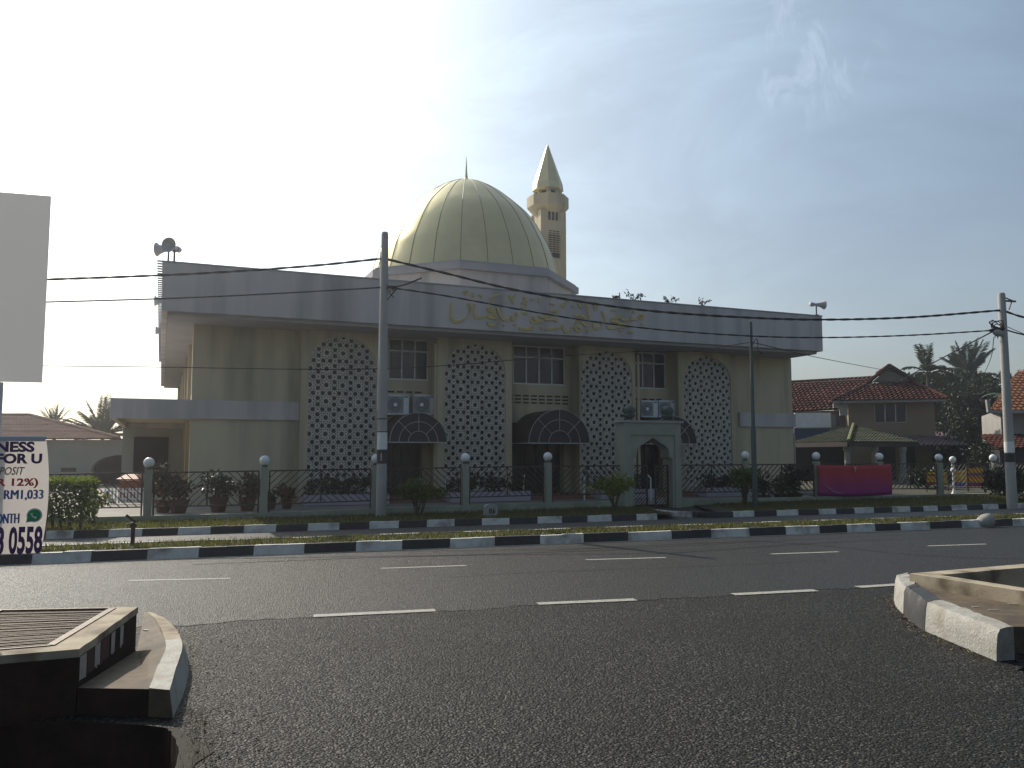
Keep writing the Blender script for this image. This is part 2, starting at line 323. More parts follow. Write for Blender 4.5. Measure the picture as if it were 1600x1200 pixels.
# ------------------------------------------------------------------ vegetation helpers
def leaf(mb, c, d, L, W, n=None, mi=0, droop=0.2):
    d = d.normalized(); n = n or Vector((random.gauss(0, 1), random.gauss(0, 1), random.gauss(0, 1)))
    x = d.cross(n); x = x.normalized() if x.length > 1e-4 else Vector((1, 0, 0)); k = x.cross(d) * L * droop
    mb.add([c, c + d * L * 0.5 + x * W / 2, c + d * L - k, c + d * L * 0.5 - x * W / 2], [(0, 1, 2), (0, 2, 3)], mi)
def rdir():
    while True:
        v = Vector((random.uniform(-1, 1), random.uniform(-1, 1), random.uniform(-1, 1)))
        if 0.05 < v.length < 1: return v.normalized()
def crown(mb, c, rad, nl, size, clumps=14, spread=0.36, flat=False, mi2=0.0):
    c = Vector(c); cl = []
    for _ in range(clumps):
        d = rdir(); k = random.uniform(0.35, 0.9)
        if flat: d.z = abs(d.z) * 0.8 - 0.15
        cl.append((c + Vector((d.x * rad[0], d.y * rad[1], d.z * rad[2])) * k, random.uniform(0.7, 1.25) * spread))
    for _ in range(nl):
        q, s = random.choice(cl); d = rdir(); r = random.random() ** 0.45
        p = q + Vector((d.x * rad[0], d.y * rad[1], d.z * rad[2] * 0.85)) * s * r
        dd = (d + Vector((0, 0, 0.15)) + rdir() * 0.7)
        sz = size * random.uniform(0.6, 1.35)
        leaf(mb, p, dd, sz, sz * 0.5, mi=1 if random.random() < mi2 else 0)
    return cl
def make_tree(name, label, base, c, rad, nl, size, m, clumps=16, group=None, trunk=0.2, flat=False, spread=0.36):
    t = thing(name, label, 'tree', base, 0, group); base = Vector(base)
    fo = MB(); cl = crown(fo, Vector(c) - base, rad, nl, size, clumps, spread, flat)
    tr = MB(); top = Vector(c) - base; tr.tube([(0, 0, 0), (top.x * 0.3, top.y * 0.3, top.z * 0.45), top - Vector((0, 0, rad[2] * 0.3))], [trunk, trunk * 0.8, trunk * 0.45], 8)
    for q, _ in cl[:9]: tr.tube([(top.x * 0.3, top.y * 0.3, top.z * 0.45), (top * 0.5 + q * 0.5) - Vector((0, 0, rad[2] * 0.25)), q], [trunk * 0.5, trunk * 0.3, trunk * 0.08], 6)
    tr.build('trunk', barkm, t); fo.build('crown', m, t); return t
def bush(name, label, base, rad, h0, nl, size, m, group=None, cat='bush', stems=5, clumps=16, mi2=0.0, spread=0.4):
    t = thing(name, label, cat, base, 0, group)
    fo = MB(); cl = crown(fo, (0, 0, h0 + rad[2]), rad, nl, size, clumps, spread, mi2=mi2)
    st = MB()
    for i in range(stems):
        a = 2 * pi * i / stems + random.random(); q = cl[i % len(cl)][0]
        st.tube([(0.05 * cos(a), 0.05 * sin(a), -0.03), (q.x * 0.5, q.y * 0.5, h0 + 0.05), q], [0.022, 0.016, 0.006], 6)
    st.build('stem', barkm, t); fo.build('foliage', m, t); return t
def frond(mb, base, az, el, L, droop, nleaf, ll, lw, vee=0.35):
    d = Vector((cos(az) * cos(el), sin(az) * cos(el), sin(el))); side = Vector((-sin(az), cos(az), 0)); pts = []
    p = Vector(base); k = 10
    for i in range(k + 1):
        pts.append(p.copy()); d = (d + Vector((0, 0, -droop / k))).normalized(); p = p + d * L / k
    mb.tube(pts, [0.02 * L / 2 * (1 - 0.8 * i / k) for i in range(k + 1)], 4, mi=0)
    for j in range(nleaf):
        t = 0.12 + 0.88 * j / nleaf; i = min(int(t * k), k - 1); q = pts[i].lerp(pts[i + 1], t * k - i); dd = (pts[i + 1] - pts[i]).normalized()
        s = ll * (0.35 + 0.65 * sin(pi * min(1, 0.15 + t * 0.85)))
        for sg in (-1, 1):
            ld = dd * 0.75 + side * sg * 0.8 + Vector((0, 0, vee - 0.5 * t)) + rdir() * 0.12
            leaf(mb, q, ld, s, lw, n=Vector((0, 0, 1)) + rdir() * 0.3, droop=0.25)
def palm(name, label, base, top, nf, L, m, group=None, el=(0.0, 1.3), ll=0.5, lw=0.05, nleaf=26, droop=1.3, trunk=0.13):
    t = thing(name, label, 'palm tree', base, 0, group); tp = Vector(top) - Vector(base)
    MB().tube([(0, 0, 0), tp * 0.5 + Vector((0.1, 0, 0)), tp], [trunk * 1.2, trunk, trunk * 0.8], 8).build('trunk', barkm, t, smooth=True)
    for i in range(nf):
        b = MB(); frond(b, tp, 2 * pi * i / nf * 2.4 + random.random() * 0.3, random.uniform(*el), L * random.uniform(0.8, 1.1), droop, nleaf, ll, lw); b.build('frond', m, t)
    return t
def grass(name, pts_fn, n, h, w, m, mi_dry=0.15):
    mb = MB()
    for _ in range(n):
        p = pts_fn(); a = random.uniform(0, 2 * pi); hh = h * random.uniform(0.4, 1.3); ln = Vector((random.gauss(0, 0.35), random.gauss(0, 0.35), 1)) * hh
        x = Vector((cos(a), sin(a), 0)) * w * 0.5
        mb.add([p - x, p + x, p + ln], [(0, 1, 2)], 1 if random.random() < mi_dry else 0)
    return tag(mb.build(name, [m, dryg]), name.replace('_', ' '), 'grass', kind='stuff')
def tiles(mb, poly, pitch_u, pitch_v, amp, lip, org, mi=0, alt=0):   # tiled / corrugated sheet on a planar polygon; poly[0]->poly[1] is the eave
    P = [Vector(p) for p in poly]; u = (P[1] - P[0]).normalized(); n = Vector((0, 0, 0))
    for i in range(len(P)): n += (P[i] - P[0]).cross(P[(i + 1) % len(P)] - P[0])
    n.normalize(); n = n if n.z > 0 else -n
    v = n.cross(u); v = v if v.z > 0 else -v
    Q = [((p - P[0]).dot(u), (p - P[0]).dot(v)) for p in P]
    if area(Q) < 0: Q = Q[::-1]
    mb.add([p - n * (amp * 1.3 + 0.01) for p in P], [tuple(range(len(P)))], mi)
    us = [q[0] for q in Q]; vs_ = [q[1] for q in Q]; sub = 4; nu = int((max(us) - min(us)) / pitch_u * sub) + 2; nv = int((max(vs_) - min(vs_)) / pitch_v) + 1
    for j in range(nv):
        v0 = min(vs_) + j * pitch_v; v1 = v0 + pitch_v
        for i in range(nu):
            u0 = min(us) + i * pitch_u / sub; u1 = u0 + pitch_u / sub
            c = clip_convex([(u0, v0), (u1, v0), (u1, v1), (u0, v1)], Q)
            if len(c) < 3: continue
            f = lambda a, b: P[0] + u * a + v * b + n * (amp * sin(2 * pi * a / pitch_u) + lip * (1 - (b - v0) / pitch_v))
            m_i = mi + (hash((int((u0 - min(us)) / pitch_u + 0.5), j, 7)) % 5 == 0) * alt
            mb.add([f(*q) for q in c], [tuple(range(len(c)))], m_i)
            if lip and len(c) == 4 and abs(c[0][1] - v0) < 1e-6: mb.add([f(u0, v0), f(u1, v0), f(u1, v0) - n * lip, f(u0, v0) - n * lip], [(0, 1, 2, 3)], m_i)
# ================================================================== THE SETTING
KA, KS = 15.05, 0.362                        # near face of the far kerb of the main road: Y = KA + KS X
BA, BS = 19.42, 0.385                        # near face of the kerb along the verge
FA, FS = 22.9, 0.37                          # fence line
def kf(X, off=0.0): return KA + KS * X + off * 1.0635
def bk(X, off=0.0): return BA + BS * X + off * 1.0716
def fn(X, off=0.0): return FA + FS * X + off * 1.066
def strip(name, m, ya, yb, za, zb, x0=-40, x1=55, n=40, kind='structure'):
    mb = MB(); xs = [x0 + (x1 - x0) * i / n for i in range(n + 1)]
    for a, b in zip(xs, xs[1:]):
        mb.quad((a, ya(a), za(a)), (b, ya(b), za(b)), (b, yb(b), zb(b)), (a, yb(a), zb(a)))
    return tag(mb.build(name, m), kind=kind)
cz = lambda z: (lambda X: z)
edge_l = [Vector((-1.60, 2.2, 0)), Vector((-1.62, 3.2, 0)), Vector((-1.66, 4.1, 0)), Vector((-1.80, 4.65, 0)), Vector((-1.96, 4.95, 0)), Vector((-2.05, 5.07, 0))]
edge_l = [p + Vector((random.uniform(-.008, .008), random.uniform(-.008, .008), 0)) * (0 if k in (0, 25) else 1) for k, p in enumerate(smooth_path(edge_l, 5))]
TL = [(-9, 2.2)] + [(p.x, p.y) for p in edge_l] + [(-2.2, 5.12), (-2.69, 5.2), (-9, 5.2)]      # open drain trenches beside the side road
TR = [(3.78, 6.40), (3.96, 6.02), (9, 6.35), (9, 6.66), (4.2, 6.70)]
z = 0.345; a = G(1421, 896, z); b = G(1600, 924, z); c = G(1600, 881, z); db, dc = (b - a), (c - a)
TD = [tuple((a + db * i + dc * j)[:2]) for i, j in ((0.13, 0.13), (1.72, 0.13), (1.72, 1.6), (0.13, 1.6))]
def sheet(name, outer, holes, z, m):
    vs, fs = plate([outer] + holes, 0.0); mb = MB(); mb.add([(v.x, v.z, z) for v in vs], fs); return tag(mb.build(name, m), kind='structure')
sheet('ground', [(-400, -200), (400, -200), (400, 600), (-400, 600)], [TL, TR, TD], -0.06, groundm)
sheet('side_road', [(-30, -12), (30, -12), (30, 20), (-30, 4)], [TL, TR, TD], 0.0, apronm)
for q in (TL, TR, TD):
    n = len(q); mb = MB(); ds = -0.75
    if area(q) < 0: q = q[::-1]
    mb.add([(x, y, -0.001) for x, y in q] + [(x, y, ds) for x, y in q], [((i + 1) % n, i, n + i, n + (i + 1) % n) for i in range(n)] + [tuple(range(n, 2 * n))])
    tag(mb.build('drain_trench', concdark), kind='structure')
near = lambda X: (9.0 + 0.30 * X if X < 3.8 else 10.14 + 0.34 * (X - 3.8)) + 0.05 * sin(X * 2.3) + 0.035 * sin(X * 7.1 + 1) + 0.03 * sin(X * 23)
road = strip('main_road', roadm, near, lambda X: kf(X, 0.02), cz(0.004), cz(0.004), n=900)
def dash(p, q, w):
    a = G(*p, 0.008); b = G(*q, 0.008); d = (b - a).normalized(); nrm = Vector((-d.y, d.x, 0)) * w / 2; mb = MB()
    k = 8; pts = [a.lerp(b, i / k) for i in range(k + 1)]
    for s, e in zip(pts, pts[1:]): mb.quad(s - nrm, e - nrm, e + nrm, s + nrm)
    mb.build('lane_dash', linem, road)
for p, q in (((490, 962), (680, 953)), ((840, 943), (993, 936.5)), ((1145, 928.5), (1275, 922)), ((1340, 917), (1420, 912))): dash(p, q, 0.14)
for p, q in (((202, 907), (360, 903.5)), ((595, 888), (728, 883.5)), ((915, 874.5), (1040, 871)), ((1205, 865.5), (1310, 862)), ((1450, 853), (1540, 850))): dash(p, q, 0.09)
for L_, w_ in ((((1180, 845), (1290, 853), (1420, 866), (1540, 872), (1600, 873)), 0.05), (((860, 860), (1000, 853), (1180, 845)), 0.05), (((300, 882), (560, 872), (760, 866), (980, 858)), 0.06), (((700, 902), (860, 893), (1060, 886), (1300, 876)), 0.02)):
    q = smooth_path([G(x + random.uniform(-4, 4), y, 0.0075) for x, y in L_], 8); sm_ = MB()
    for a, b in zip(q, q[1:]):
        n_ = Vector((-(b - a).y, (b - a).x, 0)).normalized() * w_ * random.uniform(0.35, 0.6); a = a + n_ * random.uniform(-.2, .2); sm_.quad(a - n_, b - n_, b + n_, a + n_)
    sm_.build('tar_seam', tarm, road)
el = MB(); xs = [-22 + i for i in range(60)]
for a, b in zip(xs, xs[1:]): el.quad((a, kf(a, -0.13), 0.008), (b, kf(b, -0.13), 0.008), (b, kf(b, -0.03), 0.008), (a, kf(a, -0.03), 0.008))
el.build('edge_line', linem, road)
strip('service_road', servm, lambda X: kf(X, 1.2), lambda X: bk(X, 0.05), cz(0.02), cz(0.02))
strip('grass_strip', vergem, lambda X: kf(X, 0.12), lambda X: kf(X, 1.1), cz(0.14), cz(0.15))
vz = lambda X: max(0.04, min(0.24, 0.10 + (0.006 * X if X < 0 else 0.009 * X)))
DRX0, DRX1 = 3.35, 5.25                       # the driveway through the verge at the gate
strip('verge', vergem, lambda X: bk(X, 0.1), lambda X: fn(X, 0.1), cz(0.14), vz, -40, DRX0 + 0.75, 20)
strip('verge', vergem, lambda X: bk(X, 0.1), lambda X: fn(X, 0.1), cz(0.14), vz, DRX1 + 0.1, 55, 20)
strip('gate_path', servm, lambda X: bk(X, -0.02), lambda X: fn(X, 1.0), cz(0.024), cz(0.12), DRX0 + 0.3, DRX1 + 1.6, 4)
strip('yard', pavem, lambda X: fn(X, 0.1), lambda X: fn(X, 30), cz(0.18), cz(0.24), -40, 10.5, 20)
strip('garden_ground', vergem, lambda X: fn(X, 0.1), lambda X: fn(X, 60), cz(0.17), cz(0.22), 10.5, 80, 20)
# ---- kerbs: black and white paint laid on in blocks
def kerb(name, label, line, z0, z1, w, trans, first_white, py, xlo, xhi, slope_in=0.03, group=None):
    X = [on_line(p, line[0], line[1], py).x for p in trans]; X = [xlo] + [x for x in X if xlo < x < xhi] + [xhi]
    col = first_white; mb = MB(); yl = lambda x, o: line[0] + line[1] * x + o * 1.067
    for a, b in zip(X, X[1:]):
        k = max(1, int((b - a) / 0.3))
        for i in range(k):
            p = a + (b - a) * i / k; q = a + (b - a) * (i + 1) / k; zt = z1 + random.uniform(-0.006, 0.006)
            mb.add([(p, yl(p, 0), z0), (q, yl(q, 0), z0), (q, yl(q, slope_in), zt), (p, yl(p, slope_in), zt), (q, yl(q, w), zt - 0.003), (p, yl(p, w), zt - 0.003), (q, yl(q, w), z0), (p, yl(p, w), z0)],
                   [(0, 1, 2, 3), (3, 2, 4, 5), (5, 4, 6, 7), (1, 6, 4, 2), (0, 3, 5, 7)], 0 if col else 1)
        col = not col
    o = mb.build(name, [kwhite, kblack]); return tag(o, label, 'kerb', group)
tf = [-330, -250, -165, -85, -30, 50, 142, 230, 310, 396, 475, 556, 628, 703, 773, 844, 912, 982, 1050, 1112, 1172, 1229, 1282, 1325, 1369, 1409, 1455, 1505, 1545, 1585, 1625, 1660, 1690]
kerb('kerb', 'black and white painted kerb along the far edge of the main road', (KA, KS), -0.02, 0.16, 0.16, tf, True, 855, -22, 22)
ti = [-60, 20, 95, 170, 245, 320, 390, 455, 518, 592, 655, 723, 783, 826, 890, 945, 1005, 1060, 1115, 1165, 1222, 1272, 1317, 1365, 1407, 1452, 1490, 1530, 1560, 1590]
kerb('kerb', 'low kerb with white topped blocks between the grass strip and the service road', (KA + 1.1 * 1.0635, KS), 0.0, 0.165, 0.13, ti, True, 830, -22, 22, 0.0)
tb = [-30, 15, 72, 115, 170, 222, 278, 329, 381, 431, 481, 530, 577, 623, 667, 710, 753, 796, 840, 878, 918, 956, 995]
gx = on_line(1027, BA, BS, 810).x
kerb('kerb', 'black and white kerb in front of the verge, left of the gate driveway', (BA, BS), 0.0, 0.165, 0.14, tb, False, 815, -22, gx)
tb2 = [1094, 1114, 1146, 1179, 1214, 1248, 1280, 1307, 1336, 1366, 1395, 1423, 1444, 1466, 1488, 1512, 1537, 1561, 1585, 1610, 1635]
g2 = on_line(1120, BA, BS, 805).x
kerb('kerb', 'black and white kerb in front of the verge, right of the gate driveway', (BA, BS), 0.0, 0.165, 0.14, tb2[2:], False, 805, g2, 24)
# its rounded end turning in towards the gate
cv = MB(); a0 = Vector((g2, bk(g2), 0)); pts = [a0, a0 + Vector((-0.45, 0.0, 0)), a0 + Vector((-0.85, 0.18, 0)), a0 + Vector((-1.2, 0.55, 0)), a0 + Vector((-1.38, 1.1, 0))]; pts = smooth_path(pts, 3)
for i, (p, q) in enumerate(zip(pts, pts[1:])):
    cv.bar(p + Vector((0, 0.07, 0.08)), q + Vector((0, 0.07, 0.08)), 0.14, 0.168, 0 if (i // 4) % 2 == 1 or i > 7 else 1)
tag(cv.build('kerb', [kwhite, kblack]), 'short curved kerb end turning in towards the gate', 'kerb')
# ---- grass
def in_strip(f, x0, x1, o0, o1, z):
    def fnp():
        X = random.uniform(x0, x1); o = random.uniform(o0, o1); return Vector((X, f(X, o), z))
    return fnp
grass('grass', in_strip(kf, -13, 15, 0.2, 1.08, 0.14), 15000, 0.075, 0.022, grassm, 0.2)
def vp():
    while True:
        X = random.uniform(-12, 17); t = random.random()
        if DRX0 + 0.5 < X < DRX1 + 0.7: continue
        return Vector((X, bk(X, 0.18) * (1 - t) + fn(X, -0.05) * t, 0.14 * (1 - t) + vz(X) * t))
grass('grass', vp, 24000, 0.08, 0.024, grassm, 0.12)
# ================================================================== THE MOSQUE (local frame: u along the front, v into the building)
B = Frame(0, 27.5, math.atan2(0.3879, 0.9217))
mosque = thing('mosque', 'cream mosque with lavender roof fascia, arched lattice screens and a pale gold ribbed dome', 'mosque', B.o, B.a)
piers = [(-6.87, -4.43), (-2.6, 0.0), (2.5, 4.74), (6.54, 9.1)]
bays = [(-4.43, -2.6), (0.0, 2.5), (4.74, 6.54)]
screens = [(-6.64, -4.56), (-2.33, -0.23), (2.52, 4.62), (6.78, 8.86)]
w = MB()
w.box((-9.9, 0.3, 0), (-6.87, 1.1, 5.4)); w.box((9.1, 0.3, 0), (12.0, 1.1, 5.4))
w.box((-9.5, 1.1, 0), (12.0, 24.5, 5.398))
for k in range(6): w.box((-9.9, 5.0 + 3.9 * k, 0), (-9.5, 5.6 + 3.9 * k, 5.4))
w.build('wall', cream, mosque)
for k in range(6):
    a = 1.9 + 3.9 * k; MB().box((-9.54, a + 0.1, 3.3), (-9.46, a + 2.7, 5.1)).build('side_louvre', yellowcream, mosque)
for i, ((a, b), (sa, sb)) in enumerate(zip(piers, screens)):
    c = (sa + sb) / 2; hw = (sb - sa) / 2; ztop = 5.25; zs = 4.28; z0 = 0.5
    if sa < a + 0.08: sa = a + 0.08; c = (sa + sb) / 2; hw = (sb - sa) / 2
    arch = [(c - hw, z0), (c + hw, z0)] + [(c + hw * cos(t), zs + (ztop - zs) * sin(t) ** 0.92) for t in [pi * k / 28 for k in range(29)]]
    vs, fs = plate([[(a, 0.0), (b, 0.0), (b, 5.4), (a, 5.4)], arch], 0.3)
    pm = MB(); pm.add(vs, fs); pm.box((a, 0.3, 0), (b, 1.099, 5.4)); pm.build('pier', cream, mosque)
    MB().add([], [])
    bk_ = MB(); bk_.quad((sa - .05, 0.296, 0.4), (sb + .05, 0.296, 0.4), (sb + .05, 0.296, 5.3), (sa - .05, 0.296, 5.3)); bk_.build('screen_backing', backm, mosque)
    # the lattice
    T = 0.495; cen = (c, 0.0); polys = [arch]; inset = [(c + (x - c) * 0.985, z if z < 0.6 else 4 + (z - 4) * 0.992) for x, z in arch]; inset = [(x, max(z, z0 + 0.02)) for x, z in inset]
    small = []
    ncol = 3; nrow = int((ztop - z0) / T) + 2
    hs = []
    for ci in range(-ncol, ncol + 1):
        for rj in range(0, nrow):
            x0 = c + ci * T; y0 = z0 + 0.27 + rj * T
            hs.append((x0, y0, 0.150 * T, 10, 0.15))
            for sx, sy in ((0.5, 0.193), (0.5, -0.193), (0.207, 0.5), (-0.207, 0.5)): hs.append((x0 + sx * T, y0 + sy * T, 0.146 * T, 10, 0.1))
            for k in range(8):
                t = pi / 8 + k * pi / 4; hs.append((x0 + 0.275 * T * cos(t), y0 + 0.275 * T * sin(t), 0.056 * T, 4, t))
                t = k * pi / 4; hs.append((x0 + 0.365 * T * cos(t), y0 + 0.365 * T * sin(t), 0.062 * T, 4, t))
            hs.append((x0 + 0.5 * T, y0 + 0.5 * T, 0.062 * T, 6, 0))
            for k in range(4):
                t = pi / 4 + k * pi / 2; hs.append((x0 + 0.5 * T + 0.20 * T * cos(t), y0 + 0.5 * T + 0.20 * T * sin(t), 0.05 * T, 4, t))
    for x, y, r, n, a_ in hs:
        if abs(x - c) > hw + r or y > ztop + r or y < z0 - r: continue
        pl = [(x + r * cos(a_ + 2 * pi * q / n), y + r * sin(a_ + 2 * pi * q / n)) for q in range(n)]
        pl = clip_convex(pl, inset)
        if len(pl) >= 3 and area(pl) > 0.1 * r * r: polys.append(pl)
    vs, fs = plate(polys, 0.07); lm = MB(); lm.add([v + Vector((0, 0.05, 0)) for v in vs], fs); lm.build('lattice_screen', latticem, mosque)
awc = []
for i, (a, b) in enumerate(bays):
    c = (a + b) / 2; wa, wb = a + 0.42, b - 0.06
    if i == 1: wa, wb = 0.34, 2.34
    if i == 2: wa, wb = 5.0, 6.5
    bw = MB(); bw.box((a, 0.7, 2.72), (b, 1.099, 4.04)); bw.box((a, 0.7, 4.04), (wa, 1.099, 5.398)); bw.box((wb, 0.7, 4.04), (b, 1.099, 5.398)); bw.box((a, 0.7, 0), (a + 0.3, 1.099, 2.72)); bw.box((b - 0.25, 0.7, 0), (b, 1.099, 2.72))
    bw.build('bay_wall', cream, mosque)
    MB().box((a, 0.695, 3.28), (b, 0.72, 3.30)).build('string_course', cream, mosque)
    vm = MB(); rows = (3.38, 3.5, 3.62) if i == 1 else (3.62,); x = a + 0.1
    while x + 0.2 < b - 0.08:
        for z in rows: vm.box((x, 0.69, z), (x + 0.22, 0.705, z + 0.055))
        x += 0.3
    vm.build('vent_slot', darkm, mosque)
    win = MB(); f = 0.05
    win.box((wa, 0.74, 4.04), (wb, 0.8, 4.04 + f)); win.box((wa, 0.74, 5.34), (wb, 0.8, 5.39)); win.box((wa, 0.74, 4.96), (wb, 0.8, 5.0))
    n = 4 if i == 1 else 3
    for k in range(n + 1): x = wa + (wb - wa - f) * k / n; win.box((x, 0.745, 4.04 + f), (x + f * 0.8, 0.795, 5.34))
    wo = win.build('window_frame', whitem, mosque); MB().box((wa, 0.79, 4.05), (wb, 0.83, 5.38)).build('pane', glass, wo)
    MB().box((wa, 0.9, 4.05), (wb, 1.098, 5.38)).build('window_recess', darkm, mosque)
    dm = MB(); dm.box((a + 0.3, 1.0, 0.2), (b - 0.25, 1.098, 2.72)); do = dm.build('door', doorm, mosque)
    dp = MB(); k = 4
    for q in range(k): x0 = a + 0.34 + (b - a - 0.63) * q / k; dp.box((x0 + 0.04, 0.985, 0.5), (x0 + (b - a - 0.63) / k - 0.04, 1.0, 2.1))
    dp.build('door_glass', glass, do)
    MB().box((a - 0.1, -0.6, 0.0), (b + 0.1, 0.68, 0.34)).box((a - 0.1, -1.0, 0), (b + 0.1, -0.6, 0.26)).build('step', terra, mosque)
    # barrel awning with a fanlight front
    r = (0.90, 1.10, 0.96)[i]; cc = (-3.46, 1.3, 5.68)[i]; v0, v1 = -0.92, 0.69; zb = 2.02; K = 20
    aw = MB(); arc = [(cc + r * cos(pi * k / K), zb + r * 0.985 * sin(pi * k / K)) for k in range(K + 1)]
    for p, q in zip(arc, arc[1:]): aw.quad((p[0], v0, p[1]), (q[0], v0, q[1]), (q[0], v1, q[1]), (p[0], v1, p[1]))
    aw.add([(x, v0 + 0.02, z) for x, z in arc], [tuple(range(K + 1))])
    ao = aw.build('awning', awnm, mosque)
    fr = MB()
    for rr in (0.36, 0.68): fr.tube([(cc + rr * r * cos(pi * k / K), v0, zb + rr * r * sin(pi * k / K)) for k in range(K + 1)], 0.010, 5)
    fr.tube([(cc + r * cos(pi * k / K), v0, zb + r * 0.985 * sin(pi * k / K)) for k in range(K + 1)], 0.012, 5)
    for t in (pi / 4, pi / 2, 3 * pi / 4): fr.tube([(cc + 0.36 * r * cos(t), v0, zb + 0.36 * r * sin(t)), (cc + r * cos(t), v0, zb + r * 0.985 * sin(t))], 0.010, 5)
    fr.box((cc - r, v0 - 0.02, zb - 0.035), (cc + r, v0 + 0.02, zb)); fr.box((cc - r, v0 + 0.02, zb - 0.03), (cc - r + 0.03, v1, zb)); fr.box((cc + r - 0.03, v0 + 0.02, zb - 0.03), (cc + r, v1, zb))
    fr.build('awning_frame', awnline, ao)
# lavender bands and the side porch
MB().box((-9.9, 0.2, 2.66), (-6.87, 0.3, 3.2)).build('wall_band', lavender, mosque); bd = MB(); bd.box((9.4, 0.2, 2.70), (12.06, 0.3, 3.22)); bd.box((12.0, 0.3, 2.70), (12.06, 20, 3.22)); bd.build('wall_band', lavender, mosque)
pc = MB(); pc.box((-12.0, 0.2, 2.64), (-9.902, 0.35, 3.2)); pc.box((-12.0, 0.35, 2.64), (-11.85, 9.0, 3.2)); pc.box((-11.85, 0.35, 2.95), (-9.902, 9.0, 3.1)); pc.box((-11.85, 8.85, 2.64), (-9.902, 9.0, 2.95)); pc.build('porch_roof', lavender, mosque)
MB().box((-11.84, 0.36, 2.82), (-9.91, 8.84, 2.948)).build('porch_soffit', cream, mosque)
MB().box((-12.0, 9.0, 0), (-9.5, 9.25, 2.64)).build('porch_back_wall', greywall, mosque); MB().box((-11.6, 8.94, 0.2), (-10.4, 8.99, 2.3)).build('porch_door', darkm, mosque)
# roof: soffit, fascia, deck
MB().box((-10.62, -1.15, 5.405), (11.95, 25.35, 5.52)).build('soffit', soffitm, mosque)
fa = MB(); fa.box((-10.78, -1.3, 5.50), (12.12, -1.15, 6.82)); fa.box((-10.78, -1.15, 5.50), (-10.62, 25.5, 6.82)); fa.box((11.96, -1.15, 5.5), (12.12, 25.5, 6.82)); fa.box((-10.62, 25.35, 5.5), (11.96, 25.5, 6.82))
fa.build('fascia', lavender, mosque, bevel=0.015)
MB().box((-10.8, -1.32, 6.822), (12.14, -1.13, 6.86)).box((-10.8, -1.13, 6.822), (-10.6, 25.5, 6.86)).build('coping', soffitm, mosque)
MB().box((-10.62, -1.15, 6.2), (11.96, 25.35, 6.3)).build('roof', concrete, mosque)
v = -1.2
while v < 25.3: MB().box((-10.93, v, 6.84), (-10.80, v + 0.05, 6.88)).build('parapet_spike', soffitm, mosque); v += 0.34
# drum and dome
DU, DV = 0.6, 6.3
oc = lambda r, a0=-pi / 2 - pi / 8: [(DU + r * cos(a0 + pi / 4 * k), DV + r * sin(a0 + pi / 4 * k)) for k in range(8)]
MB().prism(oc(4.42), 6.3, 8.2).build('drum', lavender, mosque)
MB().prism(oc(4.62), 8.2, 8.44).prism(oc(4.50), 8.44, 8.54).build('drum_cornice', soffitm, mosque)
prof = [(1.0, 0), (0.964, 0.11), (0.907, 0.23), (0.815, 0.40), (0.70, 0.555), (0.57, 0.68), (0.44, 0.79), (0.30, 0.885), (0.17, 0.95), (0.07, 0.985), (0.008, 1.0)]
pp = smooth_path([(3.86, 0, -1.0), (3.76, 0, -0.5)] + [(r * 3.62, 0, z * 3.52) for r, z in prof], 4); ZD = 9.45; NS = 24
dm = MB(); a_off = math.radians(7.5)
rings = []
for p in pp:
    for k in range(NS * 4):
        t = k % 4 / 4; a = a_off + 2 * pi * k / (NS * 4); rr = p.x * (1 - 0.006 * (1 - abs(2 * t - 1)) * 0)
        rings.append((DU + rr * cos(a), DV + rr * sin(a), ZD + p.z))
n4 = NS * 4; fs = []
for i in range(len(pp) - 1):
    for k in range(n4): fs.append((i * n4 + k, i * n4 + (k + 1) % n4, (i + 1) * n4 + (k + 1) % n4, (i + 1) * n4 + k))
dm.add(rings, fs); dome = dm.build('dome', goldm, mosque, smooth=True)
sm = MB()
for k in range(NS):
    a = a_off + 2 * pi * k / NS; sm.tube([(DU + (p.x + 0.006) * cos(a), DV + (p.x + 0.006) * sin(a), ZD + p.z) for p in pp[:-6]], 0.012, 4)
sm.build('dome_seams', seamm, dome)
MB().lathe([(0.11, 0), (0.07, 0.12), (0.045, 0.3), (0.03, 0.6), (0.006, 1.02)], 8, (DU, DV, ZD + 3.48)).build('finial', goldm, dome)
fl = thing('floodlight', 'dark floodlight with greenish lens in front of the dome drum', 'floodlight', B.w(*(lambda q: (q[0], 0.9, 6.3))(B.at(806, 448, 0.9))), B.a)
MB().box((-0.22, -0.1, 0.42), (0.12, 0.16, 0.86)).build('housing', steelm, fl); MB().box((-0.02, -0.13, 0.47), (0.2, -0.1, 0.80)).build('lens', glass, fl); MB().bar((-0.05, 0.03, 0), (-0.05, 0.03, 0.42), 0.05).build('bracket', ironm, fl)
